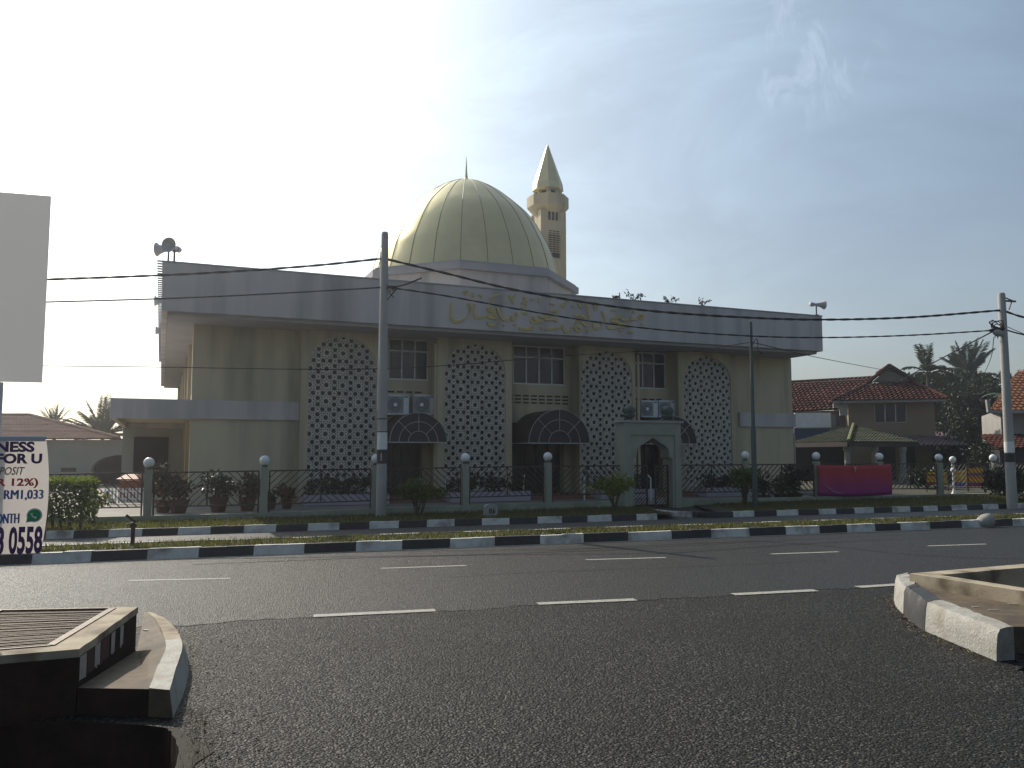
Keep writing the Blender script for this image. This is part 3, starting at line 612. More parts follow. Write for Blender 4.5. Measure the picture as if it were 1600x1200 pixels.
# gold lettering on the fascia: pen strokes with a slanted nib
A = lambda *p: [(690 + x / 10, 440 + y / 10) for x, y in p]
Bq = lambda *p: [(850 + x / 9.41, 450 + y / 9.41) for x, y in p]
strokes = [A((150, 330), (140, 430), (150, 560), (200, 625), (280, 620), (370, 575), (420, 500), (435, 420), (410, 345)), A((415, 340), (430, 420), (435, 480)),
    A((515, 355), (512, 450), (530, 555), (600, 565), (650, 545), (700, 530), (745, 560), (845, 570)), A((700, 430), (760, 455), (820, 500), (850, 550)), A((700, 425), (760, 415), (820, 470), (790, 520), (720, 520)),
    A((865, 405), (900, 500), (955, 585), (1030, 595), (1075, 550), (1100, 590), (1150, 585), (1170, 530), (1155, 480)), A((720, 625), (745, 675), (795, 685), (850, 650), (880, 610)),
    A((955, 675), (985, 690)), A((1120, 680), (1165, 680)), A((1260, 490), (1335, 495)), A((1410, 545), (1400, 635), (1480, 640), (1560, 620), (1600, 600)), A((1415, 545), (1470, 605), (1530, 620)), A((1510, 545), (1600, 560)),
    A((1200, 735), (1320, 750), (1430, 735), (1395, 705)), A((320, 170), (385, 150), (365, 215)), A((410, 150), (385, 190), (375, 210)), A((485, 170), (492, 245)), A((735, 272), (830, 225), (935, 198)), A((760, 300), (805, 350)),
    A((1045, 212), (1085, 265), (1150, 200)), A((1085, 265), (1115, 345)), A((1270, 240), (1305, 280), (1255, 330), (1320, 340)), A((1235, 402), (1300, 390), (1335, 310)), A((1520, 250), (1530, 335)), A((1380, 280), (1435, 270)), A((580, 200), (630, 235)), A((925, 345), (1000, 300)), A((1540, 700), (1575, 750)),
    Bq((0, 450), (60, 465), (120, 460), (190, 480)), Bq((75, 340), (200, 345), (110, 400), (0, 420)), Bq((20, 612), (120, 605), (230, 580), (270, 550), (285, 610), (330, 650), (390, 620), (410, 570)), Bq((430, 590), (480, 560), (540, 600), (510, 635), (450, 610)),
    Bq((450, 412), (520, 400), (600, 435), (560, 470), (490, 480), (440, 540)), Bq((540, 490), (600, 545), (640, 540), (655, 490)), Bq((620, 220), (640, 320), (660, 455)), Bq((730, 222), (745, 280), (752, 330)), Bq((848, 340), (880, 440), (892, 490)), Bq((720, 500), (735, 590), (800, 592), (840, 545), (830, 480)),
    Bq((980, 452), (1060, 440), (1130, 420), (1085, 408)), Bq((980, 482), (1060, 500), (1150, 540), (1250, 560)), Bq((920, 545), (955, 590), (1030, 590), (1085, 570), (1200, 566)), Bq((1120, 432), (1170, 472), (1240, 460), (1262, 430), (1290, 462), (1370, 455), (1390, 405), (1440, 400), (1450, 440), (1400, 452)),
    Bq((1410, 525), (1450, 535)), Bq((1100, 615), (1140, 630)), Bq((1230, 645), (1300, 650)), Bq((620, 625), (660, 635)), Bq((80, 232), (150, 242)), Bq((255, 230), (280, 282), (310, 220)), Bq((320, 192), (365, 190)), Bq((410, 272), (445, 260)), Bq((500, 222), (540, 290), (560, 205)), Bq((740, 222), (790, 280)), Bq((980, 332), (1060, 322)), Bq((1200, 330), (1260, 300)), Bq((40, 152), (100, 142)), Bq((1310, 320), (1322, 372))]
lt = MB()
for st in strokes:
    q = [B.at(x, y, -1.3) for x, y in st]; q = smooth_path([(a, 0, b) for a, b in q], 5); L = []; Rr = []
    for i, p in enumerate(q):
        d = (q[min(i + 1, len(q) - 1)] - q[max(i - 1, 0)]).normalized(); ang = math.atan2(d.z, d.x); wd = 0.030 + 0.062 * abs(sin(ang - math.radians(52)))
        if len(st) <= 3: wd *= 0.8
        n = Vector((-d.z, 0, d.x)) * wd / 2; L.append(p + n); Rr.append(p - n)
    for i in range(len(q) - 1):
        a, b, c, d = [Vector((v.x, -1.345, v.z)) for v in (Rr[i], Rr[i + 1], L[i + 1], L[i])]; e = Vector((0, 0.042, 0))
        lt.add([a, b, c, d, a + e, b + e, c + e, d + e], [(0, 1, 2, 3), (0, 4, 5, 1), (1, 5, 6, 2), (2, 6, 7, 3), (3, 7, 4, 0)])
lt.build('lettering', goldletter, mosque)
# rain pipes
for u, v in ((-2.68, -0.06), (4.82, -0.06)):
    MB().tube([(u + 0.1, 0.5, 5.3), (u + 0.05, 0.0, 5.28), (u, v, 5.15), (u, v, 0.4)], 0.05, 8).build('rain_pipe', cream, mosque, smooth=True)
MB().tube([(12.1, 0.5, 2.6), (12.13, 0.4, 2.4), (12.13, 0.4, 0.2)], 0.045, 8).build('rain_pipe', concrete, mosque)
# minaret behind the dome
mn_o = B.w(7.02, 12.0, 6.2)
minaret = thing('minaret', 'slim cream minaret with octagonal gallery and champagne gold spire behind the dome', 'minaret', mn_o, B.a)
zt = lambda py: PT(857, py, mn_o.y).z - 6.2
s = 0.66; zg0, zg1 = zt(336), zt(307)
sh = MB(); sh.box((-s, -s, 0), (s, s, zg0))
for x in (-s, s - 0.3):
    sh.box((x, -s - 0.07, 0), (x + 0.3, -s, zg0))
for y in (-s - 0.07, s - 0.3): sh.box((-s - 0.07, y, 0), (-s, y + 0.3, zg0))
sh.box((-0.36, -s - 0.05, zt(372)), (0.36, -s, zt(350))); sh.box((-0.36, -s - 0.05, 0), (0.36, -s, zt(408))); sh.build('shaft', cream, minaret)
lv = MB()
for k in range(3): lv.box((-0.28 + 0.2 * k, -s - 0.03, zt(350)), (-0.18 + 0.2 * k, -s - 0.01, zt(327)))
for k in range(3):
    for j in range(10): z = zt(398) + (zt(364) - zt(398)) * j / 10; lv.box((-0.29 + 0.21 * k, -s - 0.065, z), (-0.13 + 0.21 * k, -s - 0.052, z + 0.05))
lv.box((-0.3, -s - 0.06, zt(407)), (0.3, -s - 0.045, zt(400))); lv.build('louvre', darkm, minaret)
RG = 1.06; MB().lathe([(0.74, zg0 - 0.03), (RG, zt(326)), (RG, zt(310)), (RG - 0.12, zt(310)), (RG - 0.14, zt(313))], 8, a0=pi / 8).build('gallery', cream, minaret)
MB().lathe([(0.55, zt(312)), (0.55, zt(296))], 8, a0=pi / 8).build('belfry', darkm, minaret)
bp = MB()
for k in range(8): a = pi / 8 + k * pi / 4; bp.box((0.6 * cos(a) - 0.09, 0.6 * sin(a) - 0.09, zt(312)), (0.6 * cos(a) + 0.09, 0.6 * sin(a) + 0.09, zt(298)))
bp.build('belfry_posts', cream, minaret)
MB().lathe([(0.66, zt(302)), (0.80, zt(299)), (0.765, zt(289)), (0.03, zt(226))], 8, a0=pi / 8).build('spire', goldm, minaret)
# horn loudspeakers
def horn(label, loc, az, r=0.2):
    t = thing('horn_loudspeaker', label, 'loudspeaker', loc, az, 'horn loudspeakers on the mosque roof')
    M = Matrix.Rotation(pi / 2, 4, 'Y'); z = Vector((0, 0, 0.42))
    MB().lathe([(0.05, -0.1), (0.06, 0.02), (0.085, 0.14), (r * 0.7, 0.25), (r, 0.33), (r * 1.03, 0.335), (r * 0.9, 0.31), (0.03, 0.1)], 20, z, M=M).build('bell', hornm, t, smooth=True)
    MB().lathe([(0.03, -0.28), (0.08, -0.26), (0.085, -0.12), (0.05, -0.1)], 12, z, M=M).build('driver', hornm, t, smooth=True)
    MB().bar((0, 0, 0), (0, 0, 0.42), 0.04).bar((-0.08, 0, 0.02), (0.08, 0, 0.02), 0.12, 0.03).build('bracket', ironm, t); return t
zc = 6.86
horn('round grey horn loudspeaker facing the road on the left roof corner', B.w(-10.5, -1.1, zc), R(-95), 0.2)
horn('grey horn loudspeaker facing away to the left on the left roof corner', B.w(-10.65, -0.85, zc), R(178), 0.19)
horn('grey horn loudspeaker half way back along the left roof edge', B.w(-10.72, 7.6, zc), R(195), 0.2)
horn('grey horn loudspeaker farthest back on the left roof edge', B.w(-10.72, 15.5, zc), R(195), 0.2)
horn('small pale horn loudspeaker on the right roof corner', B.w(11.95, -1.2, zc), R(12), 0.17)
# weeds on the parapet
for k, (px, lab, sc) in enumerate(((990, 'tall leafy weed growing on the roof edge', 1.0), (965, 'tiny low weed on the roof edge next to the tall weed', 0.5), (1047, 'broad low weed on the middle of the right roof edge', 0.75), (1098, 'small upright weed rightmost on the roof edge', 0.7))):
    u, z = B.at(px, 470, -1.2); t = thing('weed', lab, 'weed', B.w(u, -1.2, 6.86), 0, 'weeds on the roof edge'); st = MB(); fo = MB()
    for i in range(7):
        tip = Vector((random.uniform(-0.3, 0.35) * (1.5 if k == 2 else 1), random.uniform(-0.1, 0.1), random.uniform(0.1, 0.38))) * sc * 1.1; st.tube([(0, 0, 0), tip * 0.6, tip], 0.008, 4)
        for j in range(6): leaf(fo, tip * random.uniform(0.5, 1), rdir() + Vector((0, 0, -0.3)), 0.13 * (0.6 + sc * 0.4), 0.05)
    st.build('stem', leafm[1], t); fo.build('foliage', leafm[1], t)
# air conditioners
def ac_unit(label, u, z, wd, ht):
    t = thing('air_conditioner', label, 'air conditioner', B.w(u, 0.28, z), B.a, 'outdoor air conditioning units')
    d = 0.34; MB().box((0, 0, 0), (wd, d, ht)).build('casing', acm, t, bevel=0.02)
    c = Vector((wd * 0.34, -0.004, ht * 0.5)); rr = ht * 0.4; Mx = Matrix.Rotation(pi / 2, 4, 'X')
    MB().box((c.x - rr * 1.05, -0.006, c.z - rr * 1.05), (c.x + rr * 1.05, -0.001, c.z + rr * 1.05)).build('grille_panel', mat('grey_grille', (0.30, 0.31, 0.33), rough=0.6) if 'grey_grille' not in bpy.data.materials else bpy.data.materials['grey_grille'], t)
    gr = MB(); gr.lathe([(rr, 0.0), (rr, 0.012)], 24, c + Vector((0, 0.0, 0)), M=Mx); go = gr.build('fan_grille', grillm, t)
    wr = MB()
    for q in (0.45, 0.62, 0.8, 0.96): wr.tube([(c.x + rr * q * cos(2 * pi * k / 20), -0.022, c.z + rr * q * sin(2 * pi * k / 20)) for k in range(21)], 0.006, 4)
    wr.build('wire_guard', acm, go)
    MB().lathe([(rr * 0.26, 0.014), (rr * 0.26, 0.024)], 14, c, M=Mx).build('fan_hub', whitepl, t)
    MB().box((wd * 0.76, -0.004, ht * 0.86), (wd * 0.96, -0.001, ht * 0.93)).build('badge', ink['blue'], t)
    MB().box((0.06, 0, -0.05), (0.1, 0.42, 0)).box((wd - 0.1, 0, -0.05), (wd - 0.06, 0.42, 0)).build('bracket', ironm, t)
for lab, px0, px1, py0, py1 in (('air conditioner half hidden behind the concrete utility pole', 606, 639.5, 617, 648), ('air conditioner to the right of the one behind the utility pole', 647.5, 680, 617, 648), ('air conditioner left of its neighbour above the green gateway', 1002.5, 1028, 626, 652), ('air conditioner partly behind the urn of the green gateway', 1030, 1055.5, 626, 652)):
    a = B.at(px0, py1, 0.28); b = B.at(px1, py0, 0.28); ac_unit(lab, a[0], a[1], b[0] - a[0], b[1] - a[1])
# ================================================================== FENCE AND GATE
def fx(px): return on_line(px, FA, FS, 745)
def zl(px, py): return PT(px, py, fx(px).y).z       # height on the fence line
rail_z = lambda X: 1.19 + (X + 9) * 0.0122 if X < 0 else min(1.33, 1.30 + X * 0.004)
wall_z = lambda X: 0.20 + max(0, min(1, (X + 6.5) / 6.5)) * 0.11
fdir = Vector((1, FS, 0)).normalized(); fnor = Vector((-fdir.y, fdir.x, 0))
def fence(label, posts, x0, x1, bare=()):
    base = Vector((x0, fn(x0), 0)); t = thing('fence', label, 'fence', base)
    wl = MB(); n = 24
    for i in range(n):
        a = x0 + (x1 - x0) * i / n; b = x0 + (x1 - x0) * (i + 1) / n; za, zb = wall_z(a), wall_z(b)
        P = [Vector((a, fn(a), 0)), Vector((b, fn(b), 0))]; f = fnor * 0.11
        lo = Vector((0, 0, -0.1)); A0, B0 = P[0] - f + lo, P[1] - f + lo; A1, B1 = P[0] - f + Vector((0, 0, za)), P[1] - f + Vector((0, 0, zb)); A2, B2 = A1 + 2 * f, B1 + 2 * f
        wl.quad(A0, B0, B1, A1); wl.quad(A1, B1, B2, A2); wl.quad(A2, B2, B2 - Vector((0, 0, zb + 0.1)), A2 - Vector((0, 0, za + 0.1)))
        if i == n - 1: wl.quad(B0, B0 + 2 * f, B2, B1)
        if i == 0: wl.quad(A0 + 2 * f, A0, A1, A2)
    wl.build('plinth', basewall, t, org=base)
    xs = [fx(p).x for p, _ in posts]
    for (p, py), X in zip(posts, xs):
        c = Vector((X, fn(X), 0)); zb = zl(p, py); r = 0.125
        po = MB(); w_ = 0.085
        q = [c - fdir * w_ - fnor * w_, c + fdir * w_ - fnor * w_, c + fdir * w_ + fnor * w_, c - fdir * w_ + fnor * w_]
        po.prism(q, 0.0, zb - r - 0.04); po.prism([(v - c) * 1.5 + c for v in q], -0.05, wall_z(X) - 0.02)
        o = po.build('post', greenpost, t, org=base)
        lm = MB(); lm.ball(c + Vector((0, 0, zb)), r, 18); lm.build('lamp_globe', whitepl, o, smooth=True, org=base)
        lc = MB(); lc.lathe([(0.06, zb - r - 0.04), (0.075, zb - r - 0.02), (0.07, zb - r + 0.03)], 12, c); lc.build('lamp_collar', steelm, o, org=base)
    ends = sorted(xs + [x0, x1])
    for a, b in zip(ends, ends[1:]):
        if b - a < 0.5: continue
        a += 0.12; b -= 0.12; mb = MB(); za, zb = rail_z(a), rail_z(b); la, lb = wall_z(a) + 0.2, wall_z(b) + 0.2
        Pt = lambda x, z: Vector((x, fn(x), z)); zt_ = lambda x: za + (zb - za) * (x - a) / (b - a); zl_ = lambda x: la + (lb - la) * (x - a) / (b - a)
        mb.bar(Pt(a, za), Pt(b, zb), 0.045, 0.035); mb.bar(Pt(a, la), Pt(b, lb), 0.035, 0.03)
        m = (a + b) / 2
        for x in (a, m, b): mb.bar(Pt(x, zl_(x) - (0.2 if x != m else 0)), Pt(x, zt_(x)), 0.03)
        H = za - la; k = 0.17; c0 = a - H
        for half, (h0, h1) in ((0, (a, m)), (1, (m, b))):
            n = int((h1 - h0 + H) / k) + 1
            for i in range(n):
                # a bar rising to the right in the left half, falling to the right in the right half
                s0 = h0 - H + i * k; e0 = s0 + H; t0 = max(0.0, (h0 - s0) / H); t1 = min(1.0, (h1 - s0) / H)
                if t1 - t0 < 0.05: continue
                X0, X1 = s0 + H * t0, s0 + H * t1
                if half: X0, X1, f0, f1 = h0 + h1 - X0, h0 + h1 - X1, t0, t1
                else: f0, f1 = t0, t1
                mb.bar(Pt(X0, zl_(X0) + (zt_(X0) - zl_(X0)) * f0), Pt(X1, zl_(X1) + (zt_(X1) - zl_(X1)) * f1), 0.02)
        mb.build('panel', ironm, t, org=base)
    return t
xg0, xg1 = fx(975).x, fx(1058).x
fence('pale green post fence with white globe lamps and chevron bars, left of the gateway', [(30, 725), (232, 723), (413, 719.5), (587, 717), (727, 715), (856, 713.5)], fx(-60).x, xg0 + 0.02)
fence('pale green post fence with white globe lamps and chevron bars, right of the gateway', [(1165, 711.5), (1276, 712.5), (1375, 713.5), (1468, 715), (1553, 715.5)], xg1 - 0.02, fx(1700).x)
# gateway with a pointed horseshoe arch
ga = math.atan(FS); GF = Frame(fx(1018).x, fx(1018).y, ga)
gate = thing('gateway', 'pale green masonry gateway with pointed arch opening in the fence', 'gateway', GF.o, ga)
gl, gr_ = GF.at(968, 700)[0], GF.at(1056, 700)[0]; ztop = GF.at(1018, 661)[1]
ol, orr = GF.at(985, 740)[0] - 0.02, GF.at(1044, 740)[0]
oc_ = (ol + orr) / 2; ow = (orr - ol) / 2; za_ = GF.at(1018, 684)[1]; zsp = GF.at(1018, 716)[1]; zsh = GF.at(1018, 697)[1]
arch = [(ol, 0.04), (orr, 0.04), (orr, zsp), (oc_ + ow * 0.86, zsp + 0.02), (oc_ + ow * 0.84, zsp + 0.1), (oc_ + ow * 0.80, zsp + 0.28), (oc_ + ow * 0.62, zsh + 0.02), (oc_ + ow * 0.3, za_ - 0.12), (oc_, za_),
        (oc_ - ow * 0.3, za_ - 0.12), (oc_ - ow * 0.62, zsh + 0.02), (oc_ - ow * 0.80, zsp + 0.28), (oc_ - ow * 0.84, zsp + 0.1), (oc_ - ow * 0.86, zsp + 0.02), (ol, zsp)]
vs, fs = plate([[(gl, 0.0), (gr_, 0.0), (gr_, ztop), (gl, ztop)], arch], 0.5); gm = MB(); gm.add([v + Vector((0, -0.25, 0)) for v in vs], fs); gm.build('portal', greenpost, gate)
al = gl + 0.22; ar = gr_ - 0.2; fz = GF.at(1018, 680)[1]
pf = MB(); pf.box((gl, -0.29, 0), (al, -0.25, ztop)); pf.box((ar, -0.29, 0), (gr_, -0.25, ztop)); pf.box((al, -0.29, fz), (ar, -0.25, ztop)); pf.build('raised_border', greenpost, gate)
MB().box((gl - 0.07, -0.34, ztop), (gr_ + 0.07, 0.3, ztop + 0.06)).build('cornice', concrete, gate)
for px in (983, 1043):
    u = GF.at(px, 655)[0]; MB().lathe([(0.10, 0), (0.10, 0.06), (0.17, 0.10), (0.19, 0.16), (0.15, 0.2), (0.19, 0.28), (0.18, 0.36), (0.12, 0.42), (0.05, 0.45)], 14, (u, 0, ztop + 0.06)).build('urn', steelm, gate, smooth=True)
def gate_leaf(u0, u1, y, ang=0):
    mb = MB(); z0, zm, z1 = 0.14, 0.52, rail_z(4)
    for z in (z0, zm, z1): mb.bar((u0, y, z), (u1, y + ang, z), 0.035)
    for f in (0, 1): mb.bar((u0 + (u1 - u0) * f, y + ang * f, z0), (u0 + (u1 - u0) * f, y + ang * f, z1), 0.04)
    for (a, b) in ((zm, z1), (z0 + 0.0, zm)):
        H = b - a; i = -H
        while i < (u1 - u0):
            t0 = max(0, -i / H); t1 = min(1, (u1 - u0 - i) / H)
            if t1 > t0:
                x0, x1 = i + H * t0, i + H * t1; f0, f1 = x0 / (u1 - u0), x1 / (u1 - u0)
                mb.bar((u0 + x0, y + ang * f0, a + H * t0), (u0 + x1, y + ang * f1, a + H * t1), 0.018)
            i += 0.11
    mb.build('gate_leaf', ironm, gate)
gate_leaf(ol + 0.02, GF.at(1011, 760)[0], 0.0); gate_leaf(GF.at(1024, 760)[0], orr - 0.02, 0.0)
# handrails of the walk up to the doors
for lab, px, u in (('slim white handrail post left of the middle door', 818, 0), ('slim white handrail post right of the middle door', 913, 0), ('slim white handrail post seen through the gateway', 1017, 0), ('slim white handrail post beside the first door', 696, 0)):
    p = PT(px, 775, 26.3); o = MB().tube([(0, 0, 0.2), (0, 0, 0.88), (0.02, 0.12, 0.9)], 0.022, 6).tube([(0.02, 0.12, 0.9), (0.05, 0.9, 0.98)], 0.02, 6).build('handrail', whitem, None, org=(0, 0, 0)); o.location = (p.x, 26.3, 0); tag(o, lab, 'handrail', 'handrails at the mosque doors')
# planters with low hedges under the lattice screens
for lab, a, b in (('long lavender planter with dark hedge under the first lattice screen', -6.9, -4.5), ('long lavender planter with dark hedge under the second lattice screen', -2.6, 0.0), ('long lavender planter with dark hedge under the third lattice screen', 2.5, 4.6), ('long lavender planter with dark hedge under the fourth lattice screen', 6.6, 9.2)):
    t = thing('planter', lab, 'planter', B.w(a, -1.5, 0.2), B.a, 'planters under the lattice screens')
    bx = MB(); L = b - a; bx.box((0, 0, 0), (L, 0.06, 0.3)); bx.box((0, 0.74, 0), (L, 0.8, 0.3)); bx.box((0, 0.06, 0), (0.06, 0.74, 0.3)); bx.box((L - 0.06, 0.06, 0), (L, 0.74, 0.3)); bx.build('box', ochre, t)
    MB().box((0.06, 0.06, 0.0), (L - 0.06, 0.74, 0.24)).build('soil', soilm, t)
    fo = MB()
    for k in range(7): crown(fo, (0.2 + (L - 0.4) * k / 6, 0.4, 0.5), (0.3, 0.36, 0.3 + random.uniform(-0.04, 0.1)), 260, 0.09, 8)
    fo.build('hedge', leafm[1], t)
# potted plants behind the fence
def potted(label, px, Y, pr, ph, rad, m, n=420, mi2=0.0):
    p = PT(px, 760, Y); t = thing('potted_plant', label, 'potted plant', (p.x, Y, 0.19), 0, 'potted plants behind the fence')
    MB().lathe([(pr * 0.7, 0), (pr, ph * 0.85), (pr * 1.08, ph * 0.86), (pr * 1.08, ph), (pr * 0.9, ph), (pr * 0.88, ph * 0.9)], 14).build('pot', potm, t, smooth=True)
    fo = MB(); crown(fo, (0, 0, ph + rad[1] * 0.9), (rad[0], rad[0], rad[1]), n, 0.12, 10, 0.45, mi2=mi2)
    for i in range(6): a = i * 1.05; fo.tube([(0, 0, ph * 0.9), (rad[0] * 0.5 * cos(a), rad[0] * 0.5 * sin(a), ph + rad[1])], 0.01, 4)
    fo.build('foliage', m, t)
potted('tall rusty red shrub in a pot beside the first fence post', 256, 20.9, 0.2, 0.3, (0.35, 0.5), [redleaf, leafm[1]], mi2=0.5)
potted('potted plant with a brown mop of leaves behind the fence, second from the left post', 280, 20.8, 0.24, 0.32, (0.34, 0.3), [redleaf, leafm[1]], mi2=0.6)
potted('round dark green potted shrub in the middle of the left fence panel', 342, 21.2, 0.24, 0.38, (0.40, 0.34), leafm[1], 600)
potted('rusty brown potted shrub left of the fence post with the bare wall behind', 387, 21.6, 0.22, 0.34, (0.32, 0.3), [redleaf, leafm[0]], mi2=0.4)
potted('small orange brown potted plant right of the second fence post', 449, 22.4, 0.16, 0.22, (0.22, 0.22), redleaf, 260)
potted('tiny potted seedling right of the second fence post', 424, 22.0, 0.13, 0.2, (0.14, 0.14), leafm[1], 120)
potted('wide flat potted plant behind the right fence near the slim steel pole', 1192, 26.6, 0.26, 0.16, (0.32, 0.34), leafm[1])
potted('upright potted bush near the dark rain pipe of the right wall', 1219, 26.8, 0.22, 0.2, (0.34, 0.32), leafm[0])
potted('tall dark potted bush beside the right corner of the mosque', 1240, 27.0, 0.28, 0.2, (0.42, 0.5), leafm[1], 700)
# verge plants
bush('clipped_bush', 'round clipped bush on the verge beside the concrete utility pole', (PT(655, 800, 20.6).x, 20.6, 0.13), (0.58, 0.5, 0.30), 0.34, 2600, 0.075, leafm[0], clumps=22, stems=8, spread=0.34)
bush('leafy_shrub', 'open yellow green shrub on the verge left of the gateway', (PT(960, 800, 21.9).x, 21.9, 0.14), (0.62, 0.5, 0.30), 0.34, 900, 0.10, leafm[2], clumps=14, stems=8)
bush('leafy_shrub', 'grey stemmed shrub on the verge beside the slim steel pole', (PT(1163, 790, 24.2).x, 24.2, 0.16), (0.62, 0.5, 0.32), 0.45, 1300, 0.09, leafm[0], clumps=14, stems=10)
bush('dark_bush', 'dark bushy shrub on the verge in front of the right utility pole', (PT(1578, 780, 26.6).x, 26.6, 0.2), (1.05, 0.7, 0.42), 0.12, 2600, 0.12, leafm[1], clumps=22)
hd = thing('hedge', 'boxy clipped hedge with yellow green top beside the advertising banner', 'hedge', (PT(95, 800, 17.0).x, 17.0, 0.08)); hf = MB(); hs = MB()
for i in range(5200):
    x, y, z = random.uniform(-0.75, 0.55), random.uniform(-0.35, 0.35), random.uniform(0.22, 1.02)
    x *= 1 - 0.25 * max(0, 0.5 - z); q = Vector((x, y, z + 0.03 * sin(x * 9)))
    if random.random() < 0.75:
        k = random.randrange(3)
        if k == 0: q.z = random.uniform(0.95, 1.06)
        elif k == 1: q.y = -0.35 + random.uniform(-0.05, 0.05)
        else: q.x = random.choice((-0.75, 0.55)) + random.uniform(-0.05, 0.05)
    leaf(hf, q, rdir() + Vector((0, -0.2, 0.3)), 0.075, 0.04, mi=1 if q.z > 0.93 else 0)
for k in range(6): x = -0.5 + 0.18 * k; hs.tube([(x, 0, -0.05), (x + random.uniform(-.1, .1), 0, 0.5)], 0.03, 6)
hf.build('foliage', [leafm[0], leafm[2]], hd); hs.build('stem', barkm, hd)
bush('flowering_shrub', 'small red brown flowering shrub between the clipped hedge and the first fence post', (PT(147, 800, 18.6).x, 18.6, 0.06), (0.36, 0.3, 0.30), 0.25, 500, 0.08, [leafm[2], redleaf], clumps=10, mi2=0.45)
# ================================================================== STREET THINGS
def utility_pole(label, px, Y, zb, ztop, r0, r1):
    p = PT(px, 700, Y); base = Vector((p.x, Y, zb)); t = thing('utility_pole', label, 'utility pole', base)
    H = ztop - zb; MB().lathe([(r0, -0.2), (r0, 0), (r1, H - 0.06), (r1 * 0.8, H)], 20).build('pole', concrete, t, smooth=True); return t, base, H
p1, b1, H1 = utility_pole('tall concrete utility pole in front of the mosque with black and white painted bands', 597, 20.6, 0.12, PT(603, 363, 20.6).z, 0.135, 0.088)
p2, b2, H2 = utility_pole('concrete utility pole at the right with street wires and a white painted band', 1577, 25.0, 0.18, PT(1561, 458, 25.0).z, 0.145, 0.105)
def band(t, b, H, r0, r1, px, pya, pyb, m, name):
    za, zb = PT(px, pya, b.y).z - b.z, PT(px, pyb, b.y).z - b.z; rr = lambda z: r0 + (r1 - r0) * z / H + 0.004
    return MB().lathe([(rr(za) - 0.01, za), (rr(za), za), (rr(zb), zb), (rr(zb) - 0.01, zb)], 20).build(name, m, t, smooth=True)
band(p1, b1, H1, 0.135, 0.088, 600, 702, 675, whitem, 'white_band'); nb = band(p1, b1, H1, 0.135, 0.088, 599, 724.5, 703, kblack, 'black_band')
for ch, py in (('A', 709), ('8', 713.5), ('0', 718)):
    z = PT(600, py, b1.y).z - b1.z; vs, fs = words_mesh(ch, -0.015, 0.025, z - 0.032, z + 0.032); q = MB(); q.add([v + Vector((0, -0.142, 0)) for v in vs], fs); q.build('painted_number', whitem, nb)
nt_ = MB(); zz = PT(600, 655, b1.y).z - b1.z
for k in range(2): nt_.lathe([(0.13, zz - 0.005), (0.132, zz - 0.005), (0.132, zz + 0.02), (0.13, zz + 0.02)], 16, (0, 0, -0.32 * k))
nt_.build('steel_strap', ironm, p1)
band(p2, b2, H2, 0.145, 0.105, 1576, 707, 690, whitem, 'white_band'); band(p2, b2, H2, 0.145, 0.105, 1577, 722, 708, kblack, 'black_band')
ft = MB()
ft.bar((0.1, 0, PT(1566, 470, 25).z - b2.z), (0.42, 0, PT(1566, 471, 25).z - b2.z), 0.05); ft.bar((0.1, 0, PT(1566, 465, 25).z - b2.z), (0.38, 0, PT(1566, 471, 25).z - b2.z), 0.03); ft.bar((0.3, 0, PT(1566, 471, 25).z - b2.z), (0.2, 0, PT(1566, 484, 25).z - b2.z), 0.03)
ft.build('cable_bracket', ironm, p2)
tl = MB(); zc2 = PT(1560, 515, 25).z - b2.z
for k in range(7):
    a = [Vector((-0.05, -0.1, zc2)), Vector((-random.uniform(0.1, 0.35), -0.12, zc2 + random.uniform(0.0, 0.35))), Vector((-random.uniform(0.25, 0.5), -0.1, zc2 + random.uniform(-0.1, 0.3))), Vector((-random.uniform(0.1, 0.3), -0.05, zc2 - random.uniform(0, 0.3)))]
    tl.tube(smooth_path(a, 5), 0.014, 4)
tl.tube([(-0.45, -0.1, zc2 - 0.05), (-0.05, -0.1, zc2 + 0.02)], 0.06, 6); tl.build('cable_joint', cablem, p2)
lp = MB(); M_ = Matrix.Rotation(R(-75), 4, 'Y'); lp.lathe([(0.03, -0.05), (0.09, 0.03), (0.11, 0.14), (0.07, 0.25), (0.02, 0.28)], 14, (-0.12, -0.12, zc2 - 0.15), M=M_); lp.build('street_lamp_head', mat('milky_lens', (0.28, 0.30, 0.30), rough=0.3), p2, smooth=True)
tk = MB(); zc1 = PT(600, 448, b1.y).z - b1.z
for k in range(6):
    a = [Vector((0.08, -0.1, zc1)), Vector((random.uniform(0.1, 0.4), -0.12, zc1 - random.uniform(0.0, 0.2))), Vector((random.uniform(0.1, 0.35), -0.12, zc1 - random.uniform(0.1, 0.5)))]
    tk.tube(smooth_path(a, 5), 0.012, 4)
tk.tube(smooth_path([(0.08, -0.1, zc1 - 0.05), (0.5, -0.1, zc1 + 0.02), (0.95, -0.1, zc1 + 0.2)], 5), 0.022, 5); tk.build('cable_tail', cablem, p1)
wr = MB(); wr.tube([(-0.11, 0.02, zc1 + 0.9), (-0.115, 0.02, zc1 - 0.7), (-0.13, 0.02, 2.6)], 0.014, 5); wr.build('earth_wire', whitepl, p1)
sp = thing('steel_pole', 'slim dark green steel service pole with wires in front of the right end wall', 'steel pole', (PT(1180, 790, 23.6).x, 23.6, 0.15)); Hs = PT(1172, 503, 23.6).z - 0.15
MB().lathe([(0.075, -0.1), (0.075, 2.2), (0.055, 2.25), (0.045, Hs), (0.02, Hs + 0.01)], 10).build('pole', steelm, sp, smooth=True)
MB().tube(smooth_path([(0, -0.06, Hs - 0.7), (0.12, -0.08, Hs - 0.5), (0.17, -0.08, Hs - 0.65), (0.16, -0.08, Hs - 0.8), (0.3, -0.05, Hs - 0.95)], 5), 0.011, 4).build('wire_loop', cablem, sp)
